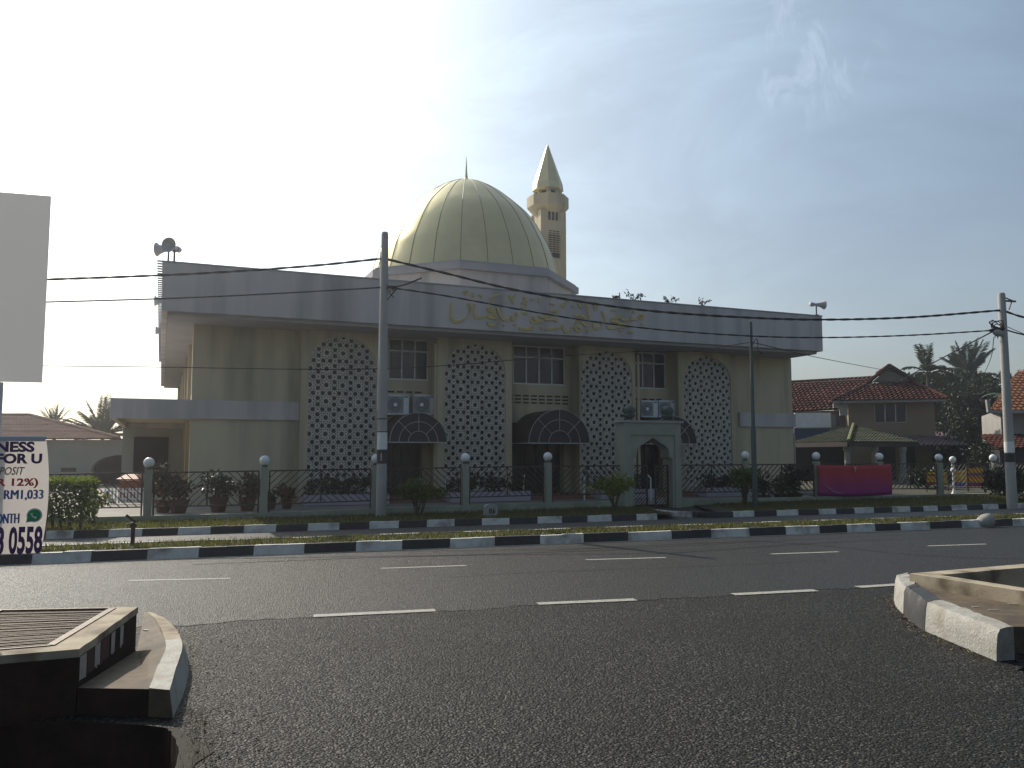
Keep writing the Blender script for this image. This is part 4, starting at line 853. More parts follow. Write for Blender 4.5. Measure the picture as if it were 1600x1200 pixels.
# overhead cables
P1, P2 = Vector((b1.x, b1.y, 0)), Vector((b2.x, b2.y, 0))
def cable(label, pts, r, twist=False):
    q = smooth_path(pts, 10); c = sum((Vector(p) for p in (q[0], q[-1])), Vector()) / 2; mb = MB()
    if twist:
        for s in (0, pi): 
            L = 0.0; out = []
            prev = q[0]
            qq = smooth_path(q, 5)
            for p in qq: L += (p - prev).length; prev = p; out.append(p + Vector((0, cos(L * 7 + s), sin(L * 7 + s))) * r * 0.42)
            mb.tube(out, r * 0.78, 5)
    else: mb.tube(q, r, 6)
    o = mb.build('overhead_cable', cablem, None, org=c, smooth=True); return tag(o, label, 'cable', 'overhead cables along the road')
hp = lambda x, y: hit(x, y, P1, P2)
cable('thick upper twisted cable running left from the concrete utility pole', [hp(-140, 444), hp(70, 437), hp(300, 428), hp(480, 416), hp(598, 404)], 0.026, True)
cable('thin lower cable running left from the concrete utility pole', [hp(-140, 476), hp(70, 472), hp(300, 465), hp(480, 456), hp(598, 449)], 0.018)
cable('thick upper twisted cable sagging between the two utility poles', [hp(600, 404), hp(700, 428), hp(800, 452), hp(930, 475), hp(1040, 488), hp(1172, 496.5), hp(1285, 499.5), hp(1420, 496), hp(1562, 485)], 0.03, True)
cable('lower cable sagging between the two utility poles', [hp(600, 448), hp(700, 463), hp(820, 485), hp(930, 503), hp(1040, 516), hp(1172, 525), hp(1285, 527.5), hp(1420, 524), hp(1556, 516)], 0.02, True)
cable('thick upper cable leaving the right utility pole', [hp(1564, 484), hp(1600, 496), hp(1680, 515)], 0.03, True)
cable('lower cable leaving the right utility pole', [hp(1564, 513), hp(1600, 523), hp(1680, 538)], 0.022)
cable('thin stay wire leaving the right utility pole above the lower cable', [hp(1566, 507), hp(1600, 522), hp(1680, 556)], 0.01)
mp = B.w(4.8, -0.1, 5.28); s_top = Vector((sp.location.x, 23.55, PT(1172, 535, 23.6).z))
lf = PT(-80, 570, 19.0)
cable('thin service wire passing the pole from the far left to the mosque wall', [lf, PT(200, 573, 19.6), PT(600, 576, 20.75), PT(880, 556, 23.6).lerp(mp, 0.0), mp], 0.011)
cable('thin service wire between the mosque wall and the slim steel pole', [mp, mp.lerp(s_top, 0.5) + Vector((0, 0, -0.12)), s_top], 0.011)
cable('thin service wire from the slim steel pole to the red roofed house', [s_top, PT(1285, 560, 32), PT(1402, 582, 44)], 0.012)
cable('service wire slanting down from the right utility pole to the house behind', [hp(1553, 517), PT(1490, 550, 33), PT(1400, 598, 46)], 0.022)
cable('thin wire dropping from the right utility pole towards the trees', [hp(1553, 527), PT(1548, 560, 32), PT(1534, 592, 42)], 0.012)
# milestone
ms = PT(768, 805, 20.35); mst = thing('milestone', 'small pale round topped milestone on the verge by the kerb', 'milestone', (ms.x, 20.3, 0.13), R(19))
vs, fs = plate([[(-0.16, 0), (0.16, 0), (0.16, 0.22)] + [(0.16 * cos(t), 0.22 + 0.09 * sin(t)) for t in [pi * k / 10 for k in range(1, 10)]] + [(-0.16, 0.22)]], 0.14); mm = MB(); mm.add(vs, fs); mm.build('stone', stonem, mst)
vs, fs = words_mesh('B6', -0.06, 0.10, 0.08, 0.2, bold=0.02); mm = MB(); mm.add([v + Vector((0, -0.004, 0)) for v in vs], fs); mm.build('lettering', kblack, mst)
# short post on the grass strip
ps = G(207, 853, 0.14); pt = thing('marker_post', 'short dark post with a tilted rusty plate on the grass strip', 'marker post', (ps.x, ps.y, 0.14), R(20))
MB().box((-0.03, -0.03, -0.05), (0.03, 0.03, 0.38)).box((-0.05, -0.05, 0.30), (0.05, 0.05, 0.36)).build('post', ironm, pt)
pl = MB(); pl.bar((-0.11, -0.03, 0.50), (0.04, -0.03, 0.38), 0.02, 0.04); pl.bar((-0.13, 0.0, 0.335), (0.05, 0.02, 0.39), 0.015, 0.02); pl.build('plate', rustm, pt)
# painted stone at the far kerb
sx = on_line(1541, KA, KS, 820); st = MB(); st.ball((0, 0, 0.1), 0.17, 14); st.v = [(x * 1.2, y, z * (1 + 0.15 * sin(9 * x))) for x, y, z in st.v]
so = st.build('painted_stone', kwhite2, None, smooth=True); so.location = (sx.x, sx.y + 0.02, 0.03); tag(so, 'lumpy white painted stone against the far kerb', 'stone')
# ---- advertising banner
bx = PT(67, 775, 5.42); BF = Frame(bx.x, bx.y, math.atan(KS)); K_ = 0.433; ban = thing('banner', 'white vinyl advertising banner with purple, red and blue lettering hanging below the grey billboard', 'banner', BF.o, BF.a)
zt_, zb_ = BF.at(66, 683)[1], BF.at(67, 864)[1]; Wb = 0.70; NX, NZ = 16, 18
edge = lambda f: 0.032 * sin(pi * f) ** 0.8
bow = lambda x, f: 0.03 * sin(pi * f) * sin(pi * min(1, max(0, -x / Wb)))
cl = MB(); vs = []
for j in range(NZ + 1):
    f = j / NZ
    for i in range(NX + 1):
        x = -Wb + (Wb + edge(f)) * i / NX; vs.append((x, -bow(x, f) * 0, zb_ + (zt_ - zb_) * f))
cl.add(vs, [(j * (NX + 1) + i, j * (NX + 1) + i + 1, (j + 1) * (NX + 1) + i + 1, (j + 1) * (NX + 1) + i) for j in range(NZ) for i in range(NX)])
bo = cl.build('cloth', vinyl, ban)
hm = MB(); hm.box((-Wb, -0.005, zt_ - 0.028), (0.0, -0.002, zt_)); hm.build('hem', mat('grey_vinyl', (0.42, 0.42, 0.44), rough=0.5), ban); MB().tube([(-Wb, 0.006, zt_), (0.008, 0.006, zt_)], 0.007, 6).build('top_rail', whitem, ban); MB().tube([(-Wb, 0.006, zb_), (0.004, 0.006, zb_)], 0.005, 6).build('bottom_rail', whitem, ban)
HANG = (zt_, zb_)
def print_(txt, px0, px1, py0, py1, m, bold=0.0, shear=0.0, dbl=0.0):
    a = BF.at(px0, (py0 + py1) / 2); b = BF.at(px1, (py0 + py1) / 2); z1 = BF.at(px1, py0)[1]; z0 = BF.at(px1, py1)[1]; q = MB()
    for k in ((-1, 0, 1) if dbl else (0,)):
        vs, fs = words_mesh(txt, a[0] + k * dbl, b[0] + k * dbl, z0, z1, bold, shear, -0.0035 - 0.0004 * k, 0.002); q.add(vs, fs)
    q.build('lettering', m, ban)
print_('BUSINESS', -63, 54.5, 690, 706.5, ink['purple'], 0.045); print_('FOR U', -6, 66, 708.5, 724.5, ink['purple'], 0.045); print_('DEPOSIT', -19, 39, 729.5, 742, ink['grey'], 0.012, 0.25)
print_('R 12%)', -5, 60, 747, 762.5, ink['red'], 0.03); print_('= RM1,033', -9, 67.5, 765, 781.5, ink['blue'], 0.0, 0.0, 0.003); print_('MONTH', -15, 30, 802, 817.5, ink['blue'], 0.0, 0.0, 0.003); print_('8 0558', -7, 66.5, 821.5, 865, ink['purple'], 0.035)
c = BF.at(54, 805); lg = MB(); rr = 0.037
lg.lathe([(rr * 1.22, 0.0), (rr * 1.22, 0.002)], 24, (c[0], -0.003, c[1]), M=Matrix.Rotation(pi / 2, 4, 'X')); lg.add([(c[0] - rr * 1.25, -0.0045, c[1] - rr * 1.25), (c[0] - rr * 0.3, -0.0045, c[1] - rr * 1.1), (c[0] - rr * 1.1, -0.0045, c[1] - rr * 0.2)], [(0, 1, 2)])
l1 = lg.build('logo_rim', whitem, ban); lg = MB(); lg.lathe([(rr, 0), (rr, 0.002)], 24, (c[0], -0.006, c[1]), M=Matrix.Rotation(pi / 2, 4, 'X')); lg.add([(c[0] - rr * 1.1, -0.0085, c[1] - rr * 1.1), (c[0] - rr * 0.3, -0.0085, c[1] - rr * 0.95), (c[0] - rr * 0.95, -0.0085, c[1] - rr * 0.2)], [(0, 1, 2)]); lg.build('logo_bubble', ink['green'], ban)
lg = MB(); hs_ = smooth_path([(c[0] - rr * 0.42, -0.0095, c[1] + rr * 0.38), (c[0] - rr * 0.36, -0.0095, c[1] - 0.0), (c[0] - rr * 0.02, -0.0095, c[1] - rr * 0.36), (c[0] + rr * 0.38, -0.0095, c[1] - rr * 0.42)], 5); lg.tube(hs_, [v * 0.43 for v in (0.02, 0.021, 0.016, 0.012, 0.011, 0.011, 0.011, 0.011, 0.011, 0.011, 0.011, 0.012, 0.016, 0.021, 0.022, 0.02)][:len(hs_)], 6); lg.build('logo_handset', whitem, ban)
# ---- billboard seen from behind
YB = 5.5; rb = PT(66, 598, YB); BB = Frame(rb.x, YB, math.atan(0.3)); bill = thing('billboard', 'large plain grey billboard panel at the left edge above the advertising banner', 'billboard', (rb.x, YB, 0), BB.a)
zb0, zb1 = BB.at(66, 598)[1], BB.at(75, 306)[1]; bl = MB(); bl.quad((-1.9, 0.0, zb0), (0, 0.0, zb0), (0, 0.0, zb1), (-1.9, 0.0, zb1)); bl.build('panel', boardm, bill)
ux = BB.at(-1.5, 640)[0] - 0.05; MB().lathe([(0.055, 0), (0.055, zb0)], 12, (ux, 0.05, 0)).build('post', boardtrim, bill); MB().lathe([(0.06, 0), (0.06, zb0)], 12, (-1.6, 0.05, 0)).build('post', boardtrim, bill)
pw = BF.loc(BB.w(ux, 0.05, 0)); hk = MB()
for z in (HANG[0] - 0.02, HANG[1] + 0.02): hk.bar((pw.x, 0.004, z), (pw.x, pw.y, z), 0.014)
hk.build('hanger', rustm, ban)
# ---- red banner on the fence
RF = Frame(fx(1330).x, fx(1330).y, ga); red = thing('banner', 'red and magenta cloth banner tied to the fence on the right', 'banner', RF.o, ga)
rm = bpy.data.materials.new('red_magenta_print'); rm.use_nodes = True; nt = rm.node_tree; bs = nt.nodes['Principled BSDF']; bs.inputs['Roughness'].default_value = 0.6
tc = nt.nodes.new('ShaderNodeTexCoord'); sx_ = nt.nodes.new('ShaderNodeSeparateXYZ'); nt.links.new(tc.outputs['Generated'], sx_.inputs[0]); cr = nt.nodes.new('ShaderNodeValToRGB'); nt.links.new(sx_.outputs['Z'], cr.inputs['Fac'])
e = cr.color_ramp.elements; e[0].position = 0.1; e[0].color = (0.24, 0.012, 0.15, 1); e[1].position = 0.75; e[1].color = (0.38, 0.016, 0.035, 1); nt.links.new(cr.outputs['Color'], bs.inputs['Base Color'])
u0, u1 = RF.at(1272, 750)[0], RF.at(1387, 750)[0]; z1, z0 = RF.at(1330, 726)[1], RF.at(1330, 773)[1]; cm = MB(); vs = []; nx, nz = 30, 8
for j in range(nz + 1):
    for i in range(nx + 1):
        a, b = i / nx, j / nz; vs.append((u0 + (u1 - u0) * a + 0.03 * sin(b * 3), -0.16 - 0.025 * sin(a * 21 + b * 2) * (0.3 + b * (1 - b)) , z0 + (z1 - z0) * b - 0.05 * sin(pi * a) * (1 - 0.5 * b)))
cm.add(vs, [(j * (nx + 1) + i, j * (nx + 1) + i + 1, (j + 1) * (nx + 1) + i + 1, (j + 1) * (nx + 1) + i) for j in range(nz) for i in range(nx)]); co = cm.build('cloth', rm, red, smooth=True); sd = co.modifiers.new('s', 'SOLIDIFY'); sd.thickness = 0.004
em = MB(); e0 = RF.at(1329, 731); em.lathe([(0.05, 0), (0.05, 0.01)], 10, (e0[0], -0.2, e0[1]), M=Matrix.Rotation(pi / 2, 4, 'X')); em.bar((e0[0], -0.205, e0[1] - 0.12), (e0[0], -0.205, e0[1]), 0.02); em.build('emblem', mat('pale_gold_print', (0.40, 0.32, 0.22), rough=0.6), red)
sw = MB(); q = [RF.at(x, y) for x, y in ((1278, 752), (1288, 762), (1300, 769), (1312, 770))]; q = smooth_path([(a, -0.205, b) for a, b in q], 4); sw.tube(q, [0.006 + 0.016 * sin(pi * i / (len(q) - 1)) for i in range(len(q))], 4); sw.v = [(x, -0.19 + (y + 0.205) * 0.1, z) for x, y, z in sw.v]; sw.build('swoosh', mat('pale_pink_print', (0.30, 0.14, 0.18), rough=0.6), red)
tie = MB()
for u, z in ((u0, z1), (u1, z1), (u0, z0), (u1, z0)): tie.bar((u, -0.14, z), (u + (0.05 if u == u0 else -0.05), 0.0, z), 0.012)
tie.build('tie', vinyl, red)
# ---- striped cloth beyond the fence and a small lamp
def stripes(label, px0, px1, py0, py1, Y, cols):
    a = PT(px0, py1, Y); b = PT(px1, py0, Y); t = thing('striped_banner', label, 'banner', (a.x, Y, 0.2)); W, z0, z1 = b.x - a.x, a.z - 0.2, b.z - 0.2; n = len(cols)
    mb = MB(); ms_ = []
    for k, cname in enumerate(cols):
        if cname not in ms_: ms_.append(cname)
        zA = z0 + (z1 - z0) * k / n; zB = z0 + (z1 - z0) * (k + 1) / n
        for i in range(10):
            x0, x1 = W * i / 10, W * (i + 1) / 10; y = lambda x: 0.05 * sin(x * 5); mb.quad((x0, y(x0), zA), (x1, y(x1), zA), (x1, y(x1), zB), (x0, y(x0), zB), ms_.index(cname))
    o = mb.build('cloth', [clothm[c] for c in ms_], t); sd = o.modifiers.new('s', 'SOLIDIFY'); sd.thickness = 0.01
    for q in (0, W): MB().tube([(q, 0, 0), (q, 0, z1 + 0.05)], 0.02, 6).build('stake', rustm, t)
clothm = {n: mat('cloth_' + n, c, tuple(v * 0.75 for v in c), 4, 0.7) for n, c in dict(orange=(0.65, 0.25, 0.02), yellow=(0.60, 0.42, 0.04), purple=(0.12, 0.05, 0.25), blue=(0.05, 0.10, 0.4), red=(0.35, 0.03, 0.04)).items()}
stripes('bright orange striped cloth banner with a purple hem beyond the right fence', 1513, 1537, 731, 760, 33, ('red', 'purple', 'orange', 'yellow', 'orange', 'orange', 'blue', 'orange', 'yellow', 'orange'))
stripes('yellow striped cloth banner with a purple hem left of the bright orange one', 1489, 1511, 735, 760, 32.8, ('purple', 'blue', 'yellow', 'orange', 'yellow', 'yellow', 'orange', 'yellow'))
stripes('faded yellow and red cloth banner beside the fence post', 1448, 1463, 738, 756, 32.4, ('red', 'yellow', 'orange', 'yellow', 'red', 'yellow'))
stripes('small pale yellow cloth strip right of the fence post', 1474, 1481, 738, 755, 32.4, ('yellow', 'yellow', 'orange', 'yellow'))
gp = PT(1488.5, 718, 31); gl_ = thing('garden_lamp', 'white ornamental garden lamp with a globe beyond the right fence', 'lamp', (gp.x, 31, 0.2)); h_ = gp.z - 0.2
MB().lathe([(0.10, 0), (0.05, 0.1), (0.035, 0.2), (0.035, h_ * 0.62), (0.09, h_ * 0.66), (0.09, h_ * 0.72), (0.05, h_ * 0.75), (0.05, h_ - 0.1)], 10).build('post', whitem, gl_, smooth=True); MB().ball((0, 0, h_), 0.12, 16).build('globe', whitepl, gl_, smooth=True)
# ---- picket fence and cabinet at the left
pk = PT(162, 785, 24.5); pk_ = thing('picket_fence', 'low white picket fence behind the flowering shrub', 'fence', (pk.x, 24.5, 0.2)); W = PT(224, 785, 24.5).x - pk.x; mb = MB(); mb.box((0, 0, 0.12), (W, 0.03, 0.16)); mb.box((0, 0, 0.34), (W, 0.03, 0.38)); x = 0.02
rl = mb.build('rail', whitem, pk_); mb = MB()
while x < W: mb.box((x, -0.02, 0.02), (x + 0.05, 0, 0.46)); x += 0.1
mb.build('pickets', whitem, pk_)
cb = PT(185, 785, 26.0); ct = thing('cabinet', 'rust red slatted cabinet with a sloping lid under the side porch', 'cabinet', (cb.x, 26.0, 0.2)); W = PT(223, 780, 26).x - cb.x; mb = MB(); mb.box((0, 0, 0), (W, 0.6, 0.62)); mb.build('body', rustred, ct); mb = MB()
for k in range(9): mb.box((W * k / 9 + 0.01, -0.02, 0.03), (W * (k + 1) / 9 - 0.015, 0, 0.6))
mb.build('slats', rustred, ct); MB().prism([(-0.05, -0.1), (W + 0.05, -0.1), (W + 0.05, 0.65), (-0.05, 0.65)], [0.64, 0.64, 0.8, 0.8], [0.68, 0.68, 0.84, 0.84]).build('lid', mat('orange_lid', (0.26, 0.09, 0.045), rough=0.6), ct)
# ================================================================== HOUSES
# right house: two storeys, red tiles
HF = Frame(PT(1391, 640, 48).x, 48, R(-16), 0.0)
house = thing('house', 'two storey beige house with red tiled roof, dark window and mossy porch roof', 'house', HF.o, 0)
H0 = HF.o
def hw(px, py, v=0.0): u, z = HF.at(px, py, v); return HF.w(u, v, z)
ul, ur = HF.at(1326, 660)[0], HF.at(1461, 660)[0]; ze = HF.at(1391, 628, 0)[1]
P = lambda u, v, z: HF.w(u, v, z)
def hbox(mb, u0, u1, v0, v1, z0, z1):
    mb.prism([P(u0, v0, 0), P(u1, v0, 0), P(u1, v1, 0), P(u0, v1, 0)], z0, z1)
wu0, wz0 = HF.at(1367, 659.5); wu1, wz1 = HF.at(1415.5, 631)
mb = MB(); hbox(mb, ul, wu0, 0, 9, 0, ze + 0.3); hbox(mb, wu1, ur, 0, 9, 0, ze + 0.3); hbox(mb, wu0, wu1, 0, 9, 0, wz0); hbox(mb, wu0, wu1, 0, 9, wz1, ze + 0.3); hbox(mb, wu0, wu1, 0.2, 9, wz0, wz1); mb.build('wall', housew, house, org=H0)
mb = MB(); hbox(mb, wu0, wu1, 0.0, 0.05, wz0 - 0.05, wz0)
for k in range(4): u = wu0 + (wu1 - wu0) * k / 3; hbox(mb, u - 0.025, u + 0.025, 0.02, 0.08, wz0, wz1)
wf = mb.build('window', whitem, house, org=H0); mb = MB(); hbox(mb, wu0, wu1, 0.1, 0.14, wz0, wz1); mb.build('pane', glass, wf, org=H0)
# roof: lower hipped slopes and a raised gable
zE = HF.at(1391, 624.5, -0.9)[1]; eL, eR = HF.at(1302, 629, -0.9)[0], HF.at(1481, 620, -0.9)[0]
va = 3.6; za = HF.at(1390, 573, 2.2)[1]; zg = HF.at(1390, 597, 2.2)[1]; gL, gR = HF.at(1362, 597, 2.2)[0], HF.at(1424, 597, 2.2)[0]; gc = HF.at(1388, 573, 2.2)[0]
rf = MB(); tiles(rf, [P(eL, -0.9, zE), P(eR, -0.9, zE), P(gR, 2.2, zg), P(gL, 2.2, zg)], 0.26, 0.36, 0.035, 0.08, H0, alt=1)
tiles(rf, [P(eR, 9.5, zE), P(eR, -0.9, zE), P(gR, 2.2, zg), P(gR, 7, zg)][::-1][1:] + [P(eR, 9.5, zE)] if False else [P(eR, -0.9, zE), P(eR, 9.5, zE), P(gR, 7, zg), P(gR, 2.2, zg)], 0.26, 0.36, 0.035, 0.08, H0, alt=1)
tiles(rf, [P(eL, 9.5, zE), P(eL, -0.9, zE), P(gL, 2.2, zg), P(gL, 7, zg)], 0.26, 0.36, 0.035, 0.08, H0, alt=1)
tiles(rf, [P(gL - 0.3, 1.9, zg - 0.15), P(gL - 0.3, 7, zg - 0.15), P(gc, 7, za), P(gc, 1.9, za)], 0.26, 0.36, 0.03, 0.06, H0, alt=1); tiles(rf, [P(gR + 0.3, 1.9, zg - 0.15), P(gR + 0.3, 7, zg - 0.15), P(gc, 7, za), P(gc, 1.9, za)], 0.26, 0.36, 0.03, 0.06, H0, alt=1)
ro = rf.build('roof', [tilem, tilem2], house, org=H0)
cp = MB()
for a, b in ((P(eL, -0.9, zE), P(gL, 2.2, zg)), (P(eR, -0.9, zE), P(gR, 2.2, zg)), (P(gL - 0.3, 1.85, zg - 0.12), P(gc, 1.85, za + 0.04)), (P(gR + 0.3, 1.85, zg - 0.12), P(gc, 1.85, za + 0.04)), (P(gc, 1.85, za + 0.02), P(gc, 7, za + 0.02))): cp.tube([a + Vector((0, 0, 0.05)), b + Vector((0, 0, 0.05))], 0.09, 6)
cp.build('ridge_cap', tilem, ro, org=H0)
mb = MB(); mb.add([P(gL, 2.2, zg), P(gR, 2.2, zg), P(gc, 2.2, za - 0.1)], [(0, 1, 2)]); mb.build('gable', mat('grey_gable', (0.22, 0.19, 0.16), rough=0.8), house, org=H0)
mb = MB(); hbox(mb, eL + 0.05, eR - 0.05, -0.86, -0.78, zE - 0.14, zE - 0.01); hbox(mb, eL + 0.05, eR - 0.05, -0.78, 0.0, zE - 0.06, zE - 0.02); mb.build('eave_board', palew, house, org=H0)
mb = MB(); q = HF.at(1316, 640, -0.3); hbox(mb, q[0] - 0.5, q[0] + 0.3, -0.5, -0.2, q[1] + 0.1, q[1] + 0.35); hbox(mb, q[0] - 0.15, q[0] + 0.25, -0.5, -0.2, q[1] - 0.35, q[1] + 0.1); mb.build('eave_corbel', palew, house, org=H0)
# left wing
YW = 50.5; A_, B_, C_, D_ = PT(1225, 643, YW), PT(1308, 639, YW - 0.5), PT(1366, 590, YW + 3.5), PT(1225, 598, YW + 4)
rf = MB(); tiles(rf, [A_, B_, C_, D_], 0.26, 0.36, 0.035, 0.08, H0, alt=1); rf.build('wing_roof', [tilem, tilem2], house, org=H0); MB().tube([C_ + Vector((0, 0, .04)), D_ + Vector((0, 0, .04))], 0.09, 6).build('ridge_cap', tilem, house, org=H0)
a, b = PT(1222, 640, YW + 0.8), PT(1330, 640, YW + 0.4); MB().prism([(a.x, a.y), (b.x, b.y), (b.x, b.y + 5), (a.x, a.y + 5)], 0, PT(1260, 641, YW).z).build('wing_wall', palew, house, org=H0)
a, b = PT(1242, 645, 49), PT(1298, 645, 48.6); za1, zb1_ = PT(1270, 645.5, 49).z, PT(1270, 668, 49).z; MB().prism([(a.x, a.y), (b.x, b.y), (b.x, b.y + 0.15), (a.x, a.y + 0.15)], zb1_, za1).build('white_awning', whitem, house, org=H0)
MB().prism([(a.x, a.y + 0.2), (b.x, b.y + 0.2), (b.x, b.y + 0.3), (a.x, a.y + 0.3)], 1.5, zb1_ - 0.05).build('blue_tarpaulin', bluem, house, org=H0)
MB().prism([(a.x + 2.1, a.y + 0.5), (b.x + 0.7, b.y + 0.5), (b.x + 0.7, b.y + 0.6), (a.x + 2.1, a.y + 0.6)], zb1_ + 0.1, za1 - 0.05).build('wing_window', glass, house, org=H0)
# porch with the mossy hipped roof
pcn, prt, plf, pap = PT(1326, 691, 42.5), PT(1436, 688, 44.5), PT(1236, 690, 46.5), PT(1334, 664, 47.6)
pcn.z = prt.z = plf.z = PT(1326, 690, 42.5).z
mid = PT(1250, 688, 47.5)
rf = MB(); tiles(rf, [pcn, prt, pap], 0.24, 0.34, 0.03, 0.045, H0); tiles(rf, [plf, pcn, pap], 0.24, 0.34, 0.03, 0.045, H0)
po = rf.build('porch_roof', mossm, house, org=H0); MB().tube([pcn + Vector((0, 0, .05)), pap + Vector((0, 0, .06))], 0.10, 6).build('hip_ridge', mosstrim, po, org=H0)
mb = MB(); z = Vector((0, 0, 0.26))
for a, b in ((pcn, prt), (plf, pcn)): mb.bar(a - z * 0.5 + Vector((0, 0.1, 0)), b - z * 0.5 + Vector((0, 0.1, 0)), 0.1, 0.24)
mb.build('porch_fascia', doorm, house, org=H0)
for px, Y in ((1325, 43.2), (1368, 43.8), (1412, 44.3)): p = PT(px, 740, Y); MB().lathe([(0.2, 0), (0.2, 0.5), (0.15, 0.55), (0.15, pcn.z - 0.5), (0.2, pcn.z - 0.45), (0.2, pcn.z - 0.25)], 12, (p.x, Y, 0)).build('porch_column', palew, house, org=H0)
mb = MB(); hbox(mb, HF.at(1372, 740, -0.03)[0], HF.at(1400, 740, -0.03)[0], -0.03, -0.005, 0.2, 2.2); hbox(mb, HF.at(1416, 740, -0.03)[0], HF.at(1431, 740, -0.03)[0], -0.03, -0.005, 0.2, 2.2); mb.build('door', darkm, house, org=H0)
a = PT(1236, 740, 47.6); b = PT(1330, 740, 46.6); MB().prism([(a.x, a.y), (b.x, b.y), (b.x, b.y + .2), (a.x, a.y + .2)], 0, 2.35).build('porch_wall', darkm, house, org=H0)
a = PT(1420, 690, 45.2); b = PT(1515, 690, 45.2); z = PT(1460, 687, 45.2).z; rf = MB(); tiles(rf, [Vector((a.x, 45.2, z - 0.3)), Vector((b.x, 45.2, z - 0.3)), Vector((b.x, 47.6, z + 0.25)), Vector((a.x, 47.6, z + 0.25))], 0.24, 0.34, 0.03, 0.045, H0); rf.build('lean_to_roof', purpleroof, house, org=H0)
# small house behind
t = thing('house', 'small house with a purple grey metal roof behind the trees', 'house', (PT(1485, 700, 60).x, 60, 0)); o_ = t.location
A_, B_, C_, D_ = PT(1450, 690, 60), PT(1510, 682, 60), PT(1514, 659, 64), PT(1450, 662, 64); rf = MB(); tiles(rf, [A_, B_, C_, D_], 0.3, 1.2, 0.03, 0.0, o_); rf.build('roof', purpleroof, t, org=o_)
MB().bar(C_ + Vector((0, 0, .05)), D_ + Vector((0, 0, .05)), 0.25, 0.12).build('ridge_flashing', whitem, t, org=o_)
MB().prism([(A_.x + .3, 60.5), (B_.x - .3, 60.5), (B_.x - .3, 64), (A_.x + .3, 64)], 0, B_.z - 0.1).build('wall', palew, t, org=o_)
# far right house
Yh = 44.0; hr = thing('house', 'pale house with orange tiled roof at the right edge of the photo', 'house', (PT(1600, 700, Yh).x, Yh, 0)); o_ = hr.location
wl_ = PT(1566, 700, Yh).x; ev = PT(1548, 641, Yh - 0.9); MB().prism([(wl_, Yh), (wl_ + 9, Yh), (wl_ + 9, Yh + 8), (wl_ + 3.5, Yh + 8)], 0, ev.z + 0.1).build('wall', palew, hr, org=o_)
rf = MB(); rt = PT(1600, 617, Yh + 1.6); tiles(rf, [ev, Vector((ev.x + 12, ev.y, ev.z)), Vector((ev.x + 7, Yh + 4, ev.z + 2.6)), Vector((ev.x + 4.6, Yh + 4, ev.z + 2.6))], 0.3, 0.36, 0.035, 0.05, o_)
tiles(rf, [Vector((ev.x * (Yh + 7) / (Yh - 0.9) + 0.2, Yh + 7, ev.z)), ev, Vector((ev.x + 4.6, Yh + 4, ev.z + 2.6))], 0.3, 0.36, 0.035, 0.05, o_); rf.build('roof', orangetile, hr, org=o_)
MB().box((ev.x - 0.1, ev.y - 0.1, ev.z - 0.16), (ev.x + 12, ev.y, ev.z)).bar(ev + Vector((-0.1, 0, -0.1)), ev + Vector((-0.15, 0, 0.55)), 0.16).build('gutter', palew, hr, org=o_)
a = PT(1556, 700, Yh - 2.4); z = PT(1580, 700, Yh - 2.4).z; rf = MB(); tiles(rf, [Vector((a.x, Yh - 2.4, z)), Vector((a.x + 10, Yh - 2.4, z)), Vector((a.x + 10, Yh, z + 0.75)), Vector((a.x + 0.6, Yh, z + 0.75))], 0.26, 0.36, 0.035, 0.05, o_); rf.build('lower_roof', tilem, hr, org=o_)
MB().prism([(a.x + 0.3, Yh - 2.2), (a.x + 10, Yh - 2.2), (a.x + 10, Yh - 0.1), (a.x + 0.3, Yh - 0.1)], 0, z - 0.1).build('lower_wall', darkm, hr, org=o_)
# left house
Yl = 38.0; lh = thing('house', 'low grey walled house with a rusty corrugated hip roof and dark arched porch', 'house', (PT(100, 740, Yl).x, Yl, 0)); o_ = lh.location
ze_ = PT(100, 685, Yl).z; er = PT(186, 684, Yl).x; rg = PT(46, 649, Yl + 5.5)
rf = MB(); L0 = er - 18
tiles(rf, [Vector((L0, Yl, ze_)), Vector((er, Yl, ze_)), Vector((rg.x, rg.y, rg.z)), Vector((L0, rg.y, rg.z))], 0.19, 1.6, 0.025, 0.02, o_)
tiles(rf, [Vector((er, Yl, ze_)), Vector((er * 1.28, Yl + 11, ze_)), Vector((rg.x, rg.y, rg.z))], 0.19, 1.6, 0.025, 0.02, o_); ro = rf.build('roof', corrug, lh, org=o_)
MB().tube([Vector((L0, rg.y, rg.z + 0.03)), rg + Vector((0, 0, 0.03)), Vector((er, Yl, ze_ + 0.03))], 0.09, 6).build('ridge_cap', corrug, ro, org=o_)
ax0, ax1 = PT(142, 740, Yl + 0.7).x, PT(232, 740, Yl + 0.7).x; acx, ahw = (ax0 + ax1) / 2, (ax1 - ax0) / 2; azs, azt = PT(142, 735, Yl + .7).z, PT(185, 711, Yl + .7).z
arch = [(acx - ahw, 0.02), (acx + ahw, 0.02)] + [(acx + ahw * cos(pi * k / 16), azs + (azt - azs) * sin(pi * k / 16)) for k in range(17)]
vs, fs = plate([[(L0 + 0.6, 0), (ax1 + 0.5, 0), (ax1 + 0.5, ze_ - 0.05), (L0 + 0.6, ze_ - 0.05)], arch], 0.25); mb = MB(); mb.add([v + Vector((0, Yl + 0.7, 0)) for v in vs], fs); mb.build('wall', greywall, lh, org=o_)
MB().box((ax0 - 5, Yl + 4.0, 0), (ax1 + 0.5, Yl + 4.2, ze_ - 0.1)).box((ax0 - 5, Yl + 1.0, 0), (ax0 - 4.8, Yl + 4.0, ze_ - 0.2)).box((L0 + 0.6, Yl + 1.0, ze_ - 0.2), (ax1 + 0.5, Yl + 4.0, ze_ - 0.05)).build('porch_back_wall', darkm, lh, org=o_)
